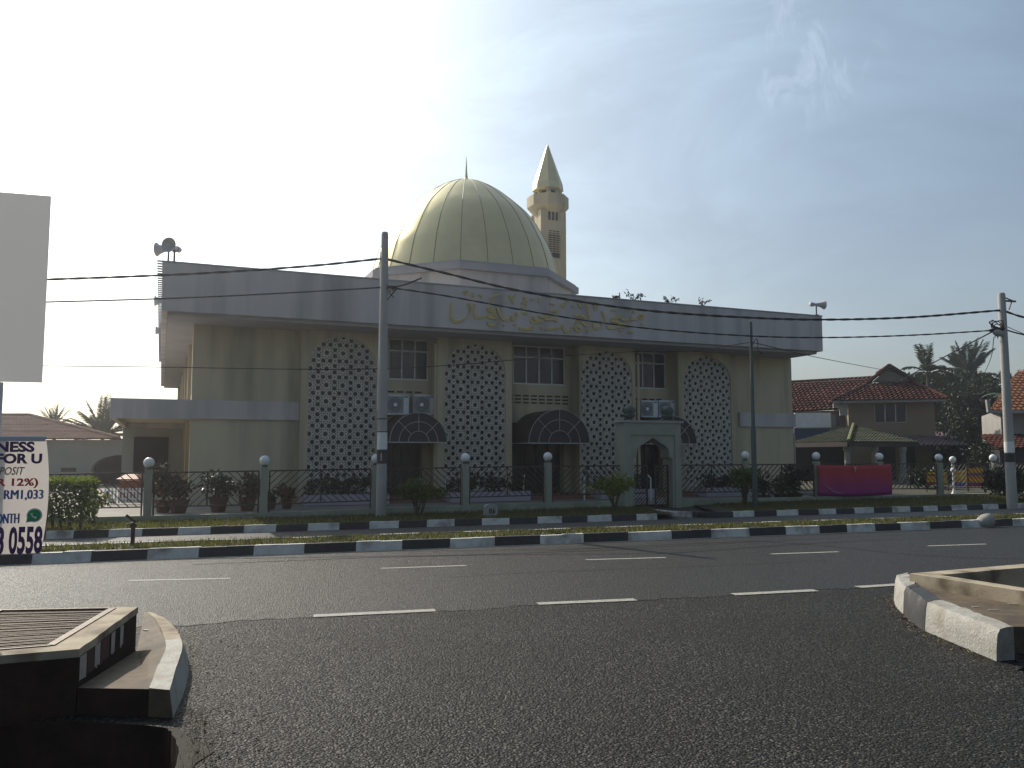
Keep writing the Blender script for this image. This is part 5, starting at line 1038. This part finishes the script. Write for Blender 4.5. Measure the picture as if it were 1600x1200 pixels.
MB().box((ax0 + 0.6, Yl + 3.9, 0.9), (ax0 + 2.2, Yl + 3.98, 1.75)).build('porch_window', glass, lh, org=o_)
MB().box((PT(95, 735, Yl + .65).x, Yl + 0.66, PT(95, 737, Yl + .65).z), (PT(118, 735, Yl + .65).x, Yl + 0.70, PT(95, 731, Yl + .65).z)).build('wall_vent', darkm, lh, org=o_)
# ================================================================== TREES
palm('palm_tree', 'full crowned palm rising behind the corrugated roof beside the side porch', (PT(160, 700, 52).x, 52, 0), PT(160, 684, 52), 30, 2.7, leafm[3], el=(0.1, 1.5), ll=0.5, lw=0.06, nleaf=34, droop=0.55, group='palms')
palm('palm_tree', 'spiky palm top just showing over the corrugated roof ridge', (PT(84, 700, 55).x, 55, 0), PT(84, 668, 55), 13, 1.6, leafm[3], el=(0.5, 1.5), ll=0.28, lw=0.08, nleaf=24, droop=0.35, group='palms')
palm('areca_palm', 'palm with broad stiff fronds above the tiled house roof', (PT(1449, 700, 60).x, 60, 0), PT(1449, 584, 60), 11, 2.1, leafm[3], el=(0.15, 1.5), ll=0.75, lw=0.16, nleaf=15, droop=1.0, group='palms')
palm('coconut_palm', 'feathery coconut palm with wind blown fronds left of the right utility pole', (PT(1514, 700, 70).x, 70, 0), PT(1512, 590, 70), 28, 3.3, leafm[3], el=(-0.1, 1.5), ll=0.8, lw=0.075, nleaf=40, droop=0.7, group='palms')
make_tree('broad_tree', 'broad dark flat topped tree behind the red roofed house', (PT(1450, 700, 64).x, 64, 0), PT(1470, 610, 64), (5.0, 3.0, 2.0), 12000, 0.30, leafm[1], 34, 'trees behind the houses', 0.3, True, 0.3)
make_tree('leafy_tree', 'dense round leafy tree left of the right utility pole', (PT(1528, 700, 56).x, 56, 0), PT(1532, 640, 56), (2.7, 2.2, 2.6), 9500, 0.27, leafm[1], 24, 'trees behind the houses', 0.22, False, 0.32)
make_tree('dark_tree', 'dark tree between the red roofed house and the small purple roof', (PT(1490, 700, 66).x, 66, 0), PT(1490, 652, 66), (4.0, 2.5, 3.0), 9500, 0.32, leafm[1], 20, 'trees behind the houses', 0.25)
make_tree('dark_tree', 'dark tree filling the gap right of the utility pole', (PT(1575, 700, 62).x, 62, 0), PT(1572, 668, 62), (2.6, 2.2, 2.4), 4500, 0.30, leafm[1], 16, 'trees behind the houses', 0.22)
for lab, px, py, Y, rad, n in (('tall dark shrub below the small purple roof', 1494, 722, 47, (1.5, 1.0, 1.25), 2600), ('dark green shrub between the garden lamp and the orange banner', 1522, 712, 46, (1.4, 1.0, 1.5), 2600), ('dark shrub under the eave of the far right house', 1550, 718, 43, (1.2, 0.9, 1.2), 2000), ('low dark shrub behind the striped cloth beside the fence post', 1456, 748, 36, (1.0, 0.7, 0.5), 1300)):
    p = PT(px, py, Y); bush('dark_shrub', lab, (p.x, Y, 0.1), rad, max(0.1, p.z - rad[2] - 0.1), n, 0.17, leafm[1], 'shrubs beyond the fence', clumps=18)
bn = thing('banana_plant', 'banana plant with ragged leaves right of the utility pole', 'banana plant', (PT(1585, 700, 52).x, 52, 0)); hb = PT(1583, 625, 52).z; MB().tube([(0, 0, 0), (0, 0, hb)], [0.14, 0.09], 8).build('stem', leafm[0], bn)
for i, (az, ln) in enumerate(((2.6, 1.9), (3.3, 1.5), (1.9, 1.4), (0.2, 1.7), (-0.5, 1.4), (4.4, 1.2))):
    mb = MB(); d = Vector((cos(az) * 0.6, sin(az) * 0.6, 0.9)).normalized(); p = Vector((0, 0, hb)); s = Vector((-sin(az), cos(az), 0)); pr = None; prevp = None
    for k in range(10):
        wd = 0.26 * sin(pi * (0.08 + 0.92 * k / 9.5)) + 0.02; wd *= random.uniform(0.75, 1.1); cur = (p - s * wd - Vector((0, 0, wd * 0.4)), p.copy(), p + s * wd - Vector((0, 0, wd * 0.4)))
        if pr: mb.quad(pr[0], pr[1], cur[1], cur[0]); mb.quad(pr[1], pr[2], cur[2], cur[1])
        pr = cur; d = (d + Vector((0, 0, -0.2))).normalized(); p = p + d * ln / 9
    mb.build('leaf', leafm[3], bn)
# ================================================================== FOREGROUND LEFT: drain platform
zt_l, zl_l = 0.40, 0.17
c_nr, c_fr = G(124, 1014, zt_l), G(216, 948, zt_l); nl = G(-20, 1026, zt_l); flp = G(-20, 952.5, zt_l)
dn = (nl - c_nr).normalized(); df = (flp - c_fr).normalized(); c_nl = c_nr + dn * 4.0; c_fl = c_fr + df * 4.6
dr = thing('drain_platform', 'raised concrete drain platform with iron grating on the left of the side road', 'drain', (c_nr.x, c_nr.y, 0)); o_ = dr.location
ctr = (c_nr + c_fr + c_nl + c_fl) / 4
rng = lambda q, z: Vector((q.x, q.y, z))
og = [G(80, 1009.5, zt_l), G(178, 950.5, zt_l)]; u_n = (c_nl - c_nr).normalized()
hole = [og[0], og[1], og[1] + df * 1.35, og[0] + dn * 1.35]
outer = [c_nr, c_fr, c_fl, c_nl]
def ring(mb, outer, hole, z0, z1, mi=0):
    n = len(outer)
    for i in range(n):
        j = (i + 1) % n; a, b, c, d = outer[i], outer[j], hole[j], hole[i]
        mb.quad(rng(a, z1), rng(b, z1), rng(c, z1), rng(d, z1), mi); mb.quad(rng(a, z0), rng(b, z0), rng(b, z1), rng(a, z1), mi); mb.quad(rng(d, z1), rng(c, z1), rng(c, z0), rng(d, z0), mi); mb.quad(rng(a, z0), rng(d, z0), rng(c, z0), rng(b, z0), mi)
# worn, slightly wandering edge on the visible sides
def rough_edge(a, b, n, amp): return [a.lerp(b, i / n) + Vector((random.uniform(-amp, amp), random.uniform(-amp, amp), 0)) * (0 if i in (0, n) else 1) for i in range(n + 1)]
hl = hole; half = hole[2].lerp(hole[3], 0.5)
e1 = rough_edge(c_nr, c_fr, 14, 0.006); h1 = [hl[0].lerp(hl[1], i / 14) for i in range(15)]
top = MB()
for i in range(14):
    a, b, c, d = e1[i], e1[i + 1], h1[i + 1], h1[i]; top.quad(rng(a, zt_l), rng(b, zt_l), rng(c, zt_l), rng(d, zt_l)); top.quad(rng(a, zt_l - 0.05), rng(b, zt_l - 0.05), rng(b, zt_l), rng(a, zt_l)); top.quad(rng(d, zt_l), rng(c, zt_l), rng(c, 0.2), rng(d, 0.2))
for a, b, c, d in ((c_fr, c_fl, hl[2], hl[1]), (c_fl, c_nl, hl[3], hl[2]), (c_nl, c_nr, hl[0], hl[3])):
    top.quad(rng(a, zt_l), rng(b, zt_l), rng(c, zt_l), rng(d, zt_l)); top.quad(rng(a, zt_l - 0.05), rng(b, zt_l - 0.05), rng(b, zt_l), rng(a, zt_l)); top.quad(rng(d, zt_l), rng(c, zt_l), rng(c, 0.2), rng(d, 0.2))
top.build('top_slab', concdirty, dr, org=o_)
bd_ = MB(); inn = [p.lerp(ctr, 0.004) for p in outer]; ring(bd_, inn, [rng(p, 0) for p in hole], -0.02, zt_l - 0.052); bd_.quad(*[rng(p, 0.12) for p in hole]); bd_.build('body', concdark, dr, org=o_)  # body coloured near black to carry the shade on its front
fd = (c_fr - c_nr); out = Vector((fd.y, -fd.x, 0)).normalized() * 0.006
for k, (f0, f1, mi) in enumerate(((0.02, 0.115, 0), (0.125, 0.225, 1), (0.235, 0.32, 0), (0.33, 0.47, 1), (0.50, 0.565, 0), (0.66, 0.72, 0))):
    sp_ = MB(); a, b = inn[0].lerp(inn[1], f0) + out, inn[0].lerp(inn[1], f1) + out; n = 4
    for i in range(n):
        p, q = a.lerp(b, i / n), a.lerp(b, (i + 1) / n); zb = zl_l + 0.012 + random.uniform(0, 0.02); sp_.quad(rng(p, zb), rng(q, zb + random.uniform(-.006, .006)), rng(q, zt_l - 0.056), rng(p, zt_l - 0.056), 0)
    sp_.build(('white_stripe', 'red_stripe')[mi], (kwhite2, redpaint)[mi], dr, org=o_)
gr = MB(); n = 30; ins = [h.lerp(sum(hole, Vector()) / 4, 0.01) for h in hole]
for i in range(n + 1):
    f = (i + 0.5) / (n + 1); a, b = ins[0].lerp(ins[1], f), ins[3].lerp(ins[2], f); gr.bar(rng(a, zt_l - 0.02 + random.uniform(-.003, .003)), rng(b, zt_l - 0.02 + random.uniform(-.003, .003)), 0.011, 0.03)
go = gr.build('grating', rustm, dr, org=o_)
fr = MB()
for i in range(4): fr.bar(rng(ins[i], zt_l - 0.008), rng(ins[(i + 1) % 4], zt_l - 0.008), 0.05 if i == 0 else 0.025, 0.03)
for f in (0.62,): fr.bar(rng(ins[0].lerp(ins[3], f), zt_l - 0.004), rng(ins[1].lerp(ins[2], f), zt_l - 0.004), 0.03, 0.025)
fr.build('grating_frame', rustm, dr, org=o_)
# ledge and curved white kerb beside it
S = [((233, 1075), (265, 1078), (271, 1122), 0.17), ((246, 1042), (275, 1044), (290, 1079), 0.17), ((259, 1012), (285, 1010), (296, 1041), 0.168), ((254, 990), (279, 990), (289, 1006), 0.13), ((243, 968), (263, 970), (269, 978), 0.09), ((227, 955), (238, 956), (241, 959), 0.045)]
inn_k, top_k, bot_k, zk = [], [], [], []
for a, b, c, z in S: inn_k.append(G(*a, z)); top_k.append(G(*b, z)); bot_k.append(G(*c, 0.0)); zk.append(z)
def dense(pts, k=5): return smooth_path(pts, k)
I_, T_, Bk_ = dense(inn_k), dense(top_k), dense(bot_k); nK = len(I_)
km = MB(); j = [random.uniform(-0.006, 0.006) for _ in range(nK)]
for i in range(nK - 1):
    mi = 0 if i < 13 else 1
    for ring_ in ((I_, T_, 0), (T_, Bk_, 1)):
        a, b, c, d = ring_[0][i], ring_[1][i], ring_[1][i + 1], ring_[0][i + 1]; km.quad(a + Vector((0, 0, j[i])), b + Vector((0, 0, j[i] if ring_[2] == 0 else -0.02)), c + Vector((0, 0, j[i + 1] if ring_[2] == 0 else -0.02)), d + Vector((0, 0, j[i + 1])), mi)
    a, d = I_[i], I_[i + 1]; km.quad(d, a, rng(a, -0.02), rng(d, -0.02), mi)
km.quad(I_[0], rng(I_[0], -0.02), rng(Bk_[0], -0.02), T_[0], 2)
ko = km.build('kerb', [kwhite2, concdirty, ledgem], None, smooth=False, org=(I_[0].x, I_[0].y, 0)); tag(ko, 'curved white painted kerb crumbling at its far end beside the left drain platform', 'kerb')
lg = MB(); rt = [inn[0].lerp(inn[1], f) for f in (0.0, 0.3, 0.6, 1.0)]
poly = [rng(c_nr + dn * 0.0, 0)] + [rng(p, 0) for p in I_] + [rng(c_fr, 0)]
zs = [zl_l - 0.006] + [min(p.z, zl_l) - 0.006 for p in I_] + [0.06]
lg.prism(poly, -0.02, zs); lg.m = [0, 0] + [1] * (len(lg.f) - 2); lo = lg.build('drain_ledge', [ledgem, concdark], None, org=(c_nr.x + 0.3, c_nr.y + 0.4, 0)); tag(lo, 'gritty brown ledge between the drain platform and the curved white kerb', 'ledge')  # side faces get the near-black concrete, their shade painted in; top stays brown
sl = MB(); so_ = [p + Vector(((0.13 + 0.05 * sin(k * 0.9) + random.uniform(-0.02, 0.02)) * (0.3 if k > 20 else 1), random.uniform(-0.01, 0.02), 0)) for k, p in enumerate(edge_l)]
for k in range(len(edge_l) - 1): sl.quad(rng(edge_l[k], 0.005), rng(so_[k], 0.005), rng(so_[k + 1], 0.005), rng(edge_l[k + 1], 0.005))
tag(sl.build('soil_strip', soilm), kind='structure')
# small litter and grass tufts
bt = MB(); p = G(228, 986, zl_l); bt.bar(p + Vector((-0.02, 0, 0.006)), p + Vector((0.025, -0.01, 0.006)), 0.011); tag(bt.build('cigarette_butt', whitem, None, org=p), 'white cigarette butt on the gritty brown ledge', 'litter')
def tuft():
    t = random.random(); c = G(322 + random.gauss(0, 12) - (1 - t) * 18, 1110 + t * 110, 0.004); return c + Vector((random.gauss(0, 0.03), random.gauss(0, 0.05), 0))
grass('dry_grass', tuft, 320, 0.034, 0.0035, dryg, 0.6)
def lt_():
    t = random.random(); c = [G(1392, 930, 0), G(1410, 960, 0), G(1446, 988, 0), G(1556, 1036, 0)]; s = t * 3; i = min(2, int(s)); return c[i].lerp(c[i + 1], s - i) + Vector((-abs(random.gauss(0, 0.07)), -abs(random.gauss(0, 0.04)), 0.004))
lm = MB()
for _ in range(260): p = lt_(); leaf(lm, p, Vector((random.gauss(0, 1), random.gauss(0, 1), random.uniform(0, 0.5))), random.uniform(0.012, 0.035), 0.012, mi=random.randrange(2))
for _ in range(160):
    p = G(random.uniform(290, 420), random.uniform(1000, 1200), 0.004); leaf(lm, p, Vector((random.gauss(0, 1), random.gauss(0, 1), random.uniform(0, 0.4))), random.uniform(0.01, 0.03), 0.01, mi=random.randrange(2))
for _ in range(120):
    p = G(random.uniform(420, 1500), random.uniform(960, 1200), 0.004); leaf(lm, p, Vector((random.gauss(0, 1), random.gauss(0, 1), random.uniform(0, 0.3))), random.uniform(0.01, 0.03), 0.006, mi=random.randrange(2))
tag(lm.build('fallen_leaves', [dryg, redleaf]), 'dry leaf litter along the kerbs', 'litter', kind='stuff')
# ================================================================== FOREGROUND RIGHT: kerb stones, gutter, open drain
def kerb_stone(label, bots, tops, backs, z, m, seed):
    random.seed(seed); b = [G(*q, 0) for q in bots]; t = [G(*q, z) for q in tops]; k = [G(*q, z) for q in backs]; n = 22; mb = MB()
    lerp3 = lambda L, f: L[0].lerp(L[1], f) if len(L) == 2 else (L[0] * (1 - f) ** 2 + L[1] * 2 * f * (1 - f) + L[2] * f * f)
    rows = []
    for i in range(n + 1):
        f = i / n; B0, T0, K0 = lerp3(b, f), lerp3(t, f), lerp3(k, f); nz = lambda s: Vector((random.uniform(-s, s), random.uniform(-s, s), random.uniform(-s, s))) * 0.6
        rows.append([rng(B0, -0.03), B0.lerp(T0, 0.4) + nz(.004), B0.lerp(T0, 0.82) + nz(.004), T0 + nz(.005) + (K0 - T0) * 0.12, T0.lerp(K0, 0.5) + nz(.005), K0 + nz(.005), rng(K0, -0.03)])
    from mathutils import noise
    rows = [[p + noise.noise_vector(p * 9) * (0.012 if 0 < j < 6 else 0) + noise.noise_vector(p * 30) * (0.005 if 0 < j < 6 else 0) for j, p in enumerate(r)] for r in rows]
    vs = [p for r in rows for p in r]; w_ = 7
    mb.add(vs, [(i * w_ + j, i * w_ + j + 1, (i + 1) * w_ + j + 1, (i + 1) * w_ + j) for i in range(n) for j in range(w_ - 1)] + [tuple(range(w_)), tuple(n * w_ + j for j in range(w_ - 1, -1, -1))])
    c = sum(vs, Vector()) / len(vs); o = mb.build('kerb_stone', m, None, org=(c.x, c.y, 0), smooth=True); return tag(o, label, 'kerb stone', 'kerb stones by the right drain')
kerb_stone('small rough white kerb stone at the corner, beyond the black one', [(1396, 938), (1399, 953), (1411, 959)], [(1399, 899), (1404, 910), (1413, 917)], [(1418, 894), (1424, 902), (1431, 912)], 0.26, kwhite2, 1)
kerb_stone('rounded black painted kerb stone between the two white ones', [(1411, 959), (1422, 977), (1445, 986)], [(1413, 917), (1424, 922), (1446, 941)], [(1431, 912), (1444, 917), (1472, 938)], 0.26, kblack, 2)
kerb_stone('long rough white painted kerb stone nearest the camera on the right', [(1445, 986), (1557, 1033)], [(1447, 941), (1560, 984)], [(1472, 937), (1583, 978)], 0.26, kwhite2, 3)
random.seed(11)
gz = 0.215; gu = MB(); gp_ = [G(1428, 900, gz), G(1431, 912, gz), G(1448, 920, gz), G(1472, 937, gz), G(1583, 979, gz), G(1640, 984, gz) , G(1640, 964, gz), G(1600, 952, gz)]
gp_[5] = gp_[4] + Vector((1.6, -0.1, 0)); gp_[6] = G(1600, 940, gz) + (G(1600, 940, gz) - G(1428, 900, gz)) * 0.5; gp_.pop(7)
gu.prism([(p.x, p.y) for p in gp_], -0.02, gz); tag(gu.build('drain_ledge', ledgem, None, org=(gp_[3].x, gp_[3].y, 0)), 'brown gutter ledge between the kerb stones and the open drain on the right', 'ledge')
z = 0.345; a = G(1421, 896, z); b = G(1600, 924, z); c = G(1600, 881, z)
db, dc = (b - a), (c - a); b2_ = a + db * 1.8; c2_ = a + dc * 1.7; d2_ = c2_ + db * 1.8
op = thing('open_drain', 'open concrete drain box with a dark mouth on the right of the side road', 'drain', (a.x, a.y, 0)); o_ = op.location
ub, uc = db.normalized(), dc.normalized(); wr_ = 0.16
hole = [a + ub * wr_ * 1.3 + uc * wr_ * 1.3, b2_ + uc * wr_ * 1.2 - ub * wr_, d2_ - ub * wr_ - uc * wr_, c2_ + ub * wr_ * 1.3 - uc * wr_]
rm_ = MB(); ring(rm_, [a, b2_, d2_, c2_], hole, -0.02, z); rm_.build('rim', concdirty, op, org=o_, bevel=0.012)
MB().quad(*[rng(p, -0.015) for p in hole]).build('floor', darkm, op, org=o_) if False else None
q = MB(); q.bar(rng(hole[0].lerp(hole[3], 0.5), z - 0.05), rng(hole[1].lerp(hole[2], 0.3), z - 0.05), 0.02); q.build('rod', rustm, op, org=o_)
for k, (px, py) in enumerate(((1524, 949), (1550, 953), (1580, 944))):
    p = G(px, py, gz); q = MB(); q.bar(p + Vector((-0.03, 0, 0.004)), p + Vector((0.03 + 0.02 * k, -0.01 * k, 0.004)), 0.012, 0.006); tag(q.build('litter_scrap', vinyl, None, org=p), ('small white scrap lying left on the brown gutter ledge', 'small white scrap lying in the middle of the brown gutter ledge', 'thin pale twig lying against the open drain on the gutter ledge')[k], 'litter')
# ================================================================== LIGHT, SKY, CAMERA
EL, AZ = R(36.3), R(40.2)                     # sun: elevation, and how far it stands to the left of straight ahead
sd = Vector((-sin(AZ) * cos(EL), cos(AZ) * cos(EL), sin(EL)))
sun = bpy.data.lights.new('sun', 'SUN'); sun.energy = 5.0; sun.angle = R(0.55); sun.color = (1.0, 0.90, 0.76)
so = bpy.data.objects.new('sun', sun); COL.objects.link(so); so.rotation_euler = sd.to_track_quat('Z', 'Y').to_euler(); so.location = (0, 0, 40)
wd = bpy.data.worlds.new('World'); SC.world = wd; wd.use_nodes = True; nt = wd.node_tree; bg = nt.nodes['Background']; N = nt.nodes.new; Lk = nt.links.new
sky = N('ShaderNodeTexSky'); sky.sky_type = 'NISHITA'; sky.sun_disc = False; sky.sun_elevation = EL; sky.sun_rotation = -AZ; sky.air_density = 1.0; sky.dust_density = 3.0; sky.ozone_density = 0.7; sky.altitude = 20
tc = N('ShaderNodeTexCoord'); mp = N('ShaderNodeMapping'); mp.inputs['Scale'].default_value = (1.2, 1.2, 3.2); Lk(tc.outputs['Generated'], mp.inputs['Vector'])
no = N('ShaderNodeTexNoise'); no.inputs['Scale'].default_value = 2.3; no.inputs['Detail'].default_value = 9; no.inputs['Roughness'].default_value = 0.62; no.inputs['Distortion'].default_value = 0.7; Lk(mp.outputs['Vector'], no.inputs['Vector'])
mr = N('ShaderNodeMapRange'); mr.inputs['From Min'].default_value = 0.38; mr.inputs['From Max'].default_value = 0.85; mr.inputs['To Max'].default_value = 0.75; Lk(no.outputs['Fac'], mr.inputs['Value'])
# thin hazy cloud veil: forward scattering round the sun (Henyey-Greenstein lobe), thicker and thinner in streaks
G_ = 0.70
nm = N('ShaderNodeVectorMath'); nm.operation = 'NORMALIZE'; Lk(tc.outputs['Generated'], nm.inputs[0])
dt = N('ShaderNodeVectorMath'); dt.operation = 'DOT_PRODUCT'; Lk(nm.outputs['Vector'], dt.inputs[0]); dt.inputs[1].default_value = sd
def mth(op, x, y):
    m = N('ShaderNodeMath'); m.operation = op
    for i, q in enumerate((x, y)):
        if isinstance(q, (int, float)): m.inputs[i].default_value = q
        else: Lk(q, m.inputs[i])
    return m.outputs[0]
den = mth('POWER', mth('SUBTRACT', 1 + G_ * G_, mth('MULTIPLY', dt.outputs['Value'], 2 * G_)), 1.5)
hg = mth('DIVIDE', (1 - G_ * G_) * 0.155, den)
mr.inputs['From Min'].default_value = 0.40; mr.inputs['From Max'].default_value = 0.72; mr.inputs['To Min'].default_value = 0.8; mr.inputs['To Max'].default_value = 1.65
wv = ray(1262, 85).normalized(); d2 = N('ShaderNodeVectorMath'); d2.operation = 'DOT_PRODUCT'; Lk(nm.outputs['Vector'], d2.inputs[0]); d2.inputs[1].default_value = wv     # a small wisp of cirrus, upper right
mk = N('ShaderNodeMapRange'); mk.interpolation_type = 'SMOOTHSTEP'; mk.inputs['From Min'].default_value = 0.9962; mk.inputs['From Max'].default_value = 0.9996; Lk(d2.outputs['Value'], mk.inputs['Value'])
wm = N('ShaderNodeMapping'); wm.inputs['Scale'].default_value = (9, 9, 4); wm.inputs['Rotation'].default_value = (0.2, 0.5, 0.3); Lk(tc.outputs['Generated'], wm.inputs['Vector'])
wn = N('ShaderNodeTexNoise'); wn.inputs['Scale'].default_value = 2.6; wn.inputs['Detail'].default_value = 8; wn.inputs['Roughness'].default_value = 0.65; wn.inputs['Distortion'].default_value = 1.2; Lk(wm.outputs['Vector'], wn.inputs['Vector'])
wk = N('ShaderNodeMapRange'); wk.inputs['From Min'].default_value = 0.5; wk.inputs['From Max'].default_value = 0.75; wk.inputs['To Max'].default_value = 0.17; Lk(wn.outputs['Fac'], wk.inputs['Value'])
b3 = N('ShaderNodeBackground'); b3.inputs['Color'].default_value = (0.95, 0.98, 1.0, 1); Lk(mth('MULTIPLY', mk.outputs['Result'], wk.outputs['Result']), b3.inputs['Strength']); a3 = N('ShaderNodeAddShader')
b2 = N('ShaderNodeBackground'); b2.inputs['Color'].default_value = (0.66, 0.94, 1.03, 1); Lk(mth('MULTIPLY', hg, mr.outputs['Result']), b2.inputs['Strength'])
ad = N('ShaderNodeAddShader'); Lk(bg.outputs[0], ad.inputs[0]); Lk(b2.outputs[0], ad.inputs[1]); Lk(ad.outputs[0], a3.inputs[0]); Lk(b3.outputs[0], a3.inputs[1]); Lk(a3.outputs[0], nt.nodes['World Output'].inputs['Surface'])
Lk(sky.outputs['Color'], bg.inputs['Color']); bg.inputs['Strength'].default_value = 0.10
hz = MB(); hz.box((-120, -30, -1.2), (120, 130, 22)); ho = hz.build('haze', []); tag(ho, kind='stuff')
hm_ = bpy.data.materials.new('haze_air'); hm_.use_nodes = True; hn = hm_.node_tree; hn.nodes.clear(); ou = hn.nodes.new('ShaderNodeOutputMaterial'); pv = hn.nodes.new('ShaderNodeVolumePrincipled')
pv.inputs['Color'].default_value = (0.93, 0.92, 0.95, 1); pv.inputs['Density'].default_value = 0.0015; pv.inputs['Anisotropy'].default_value = 0.82; hn.links.new(pv.outputs[0], ou.inputs['Volume']); ho.data.materials.append(hm_)
cam = bpy.data.cameras.new('camera'); cam.lens = 36 * FPX / 1600; cam.sensor_width = 36; cam.clip_end = 3000; cam.clip_start = 0.05
co = bpy.data.objects.new('camera', cam); COL.objects.link(co); co.location = (0, 0, CH); co.rotation_euler = (pi / 2 + PIT, 0, 0); SC.camera = co
vs_ = SC.view_settings; vs_.view_transform = 'Standard'; vs_.look = 'None'; vs_.gamma = 1.0; vs_.exposure = 0.0
SC.cycles.use_denoising = True
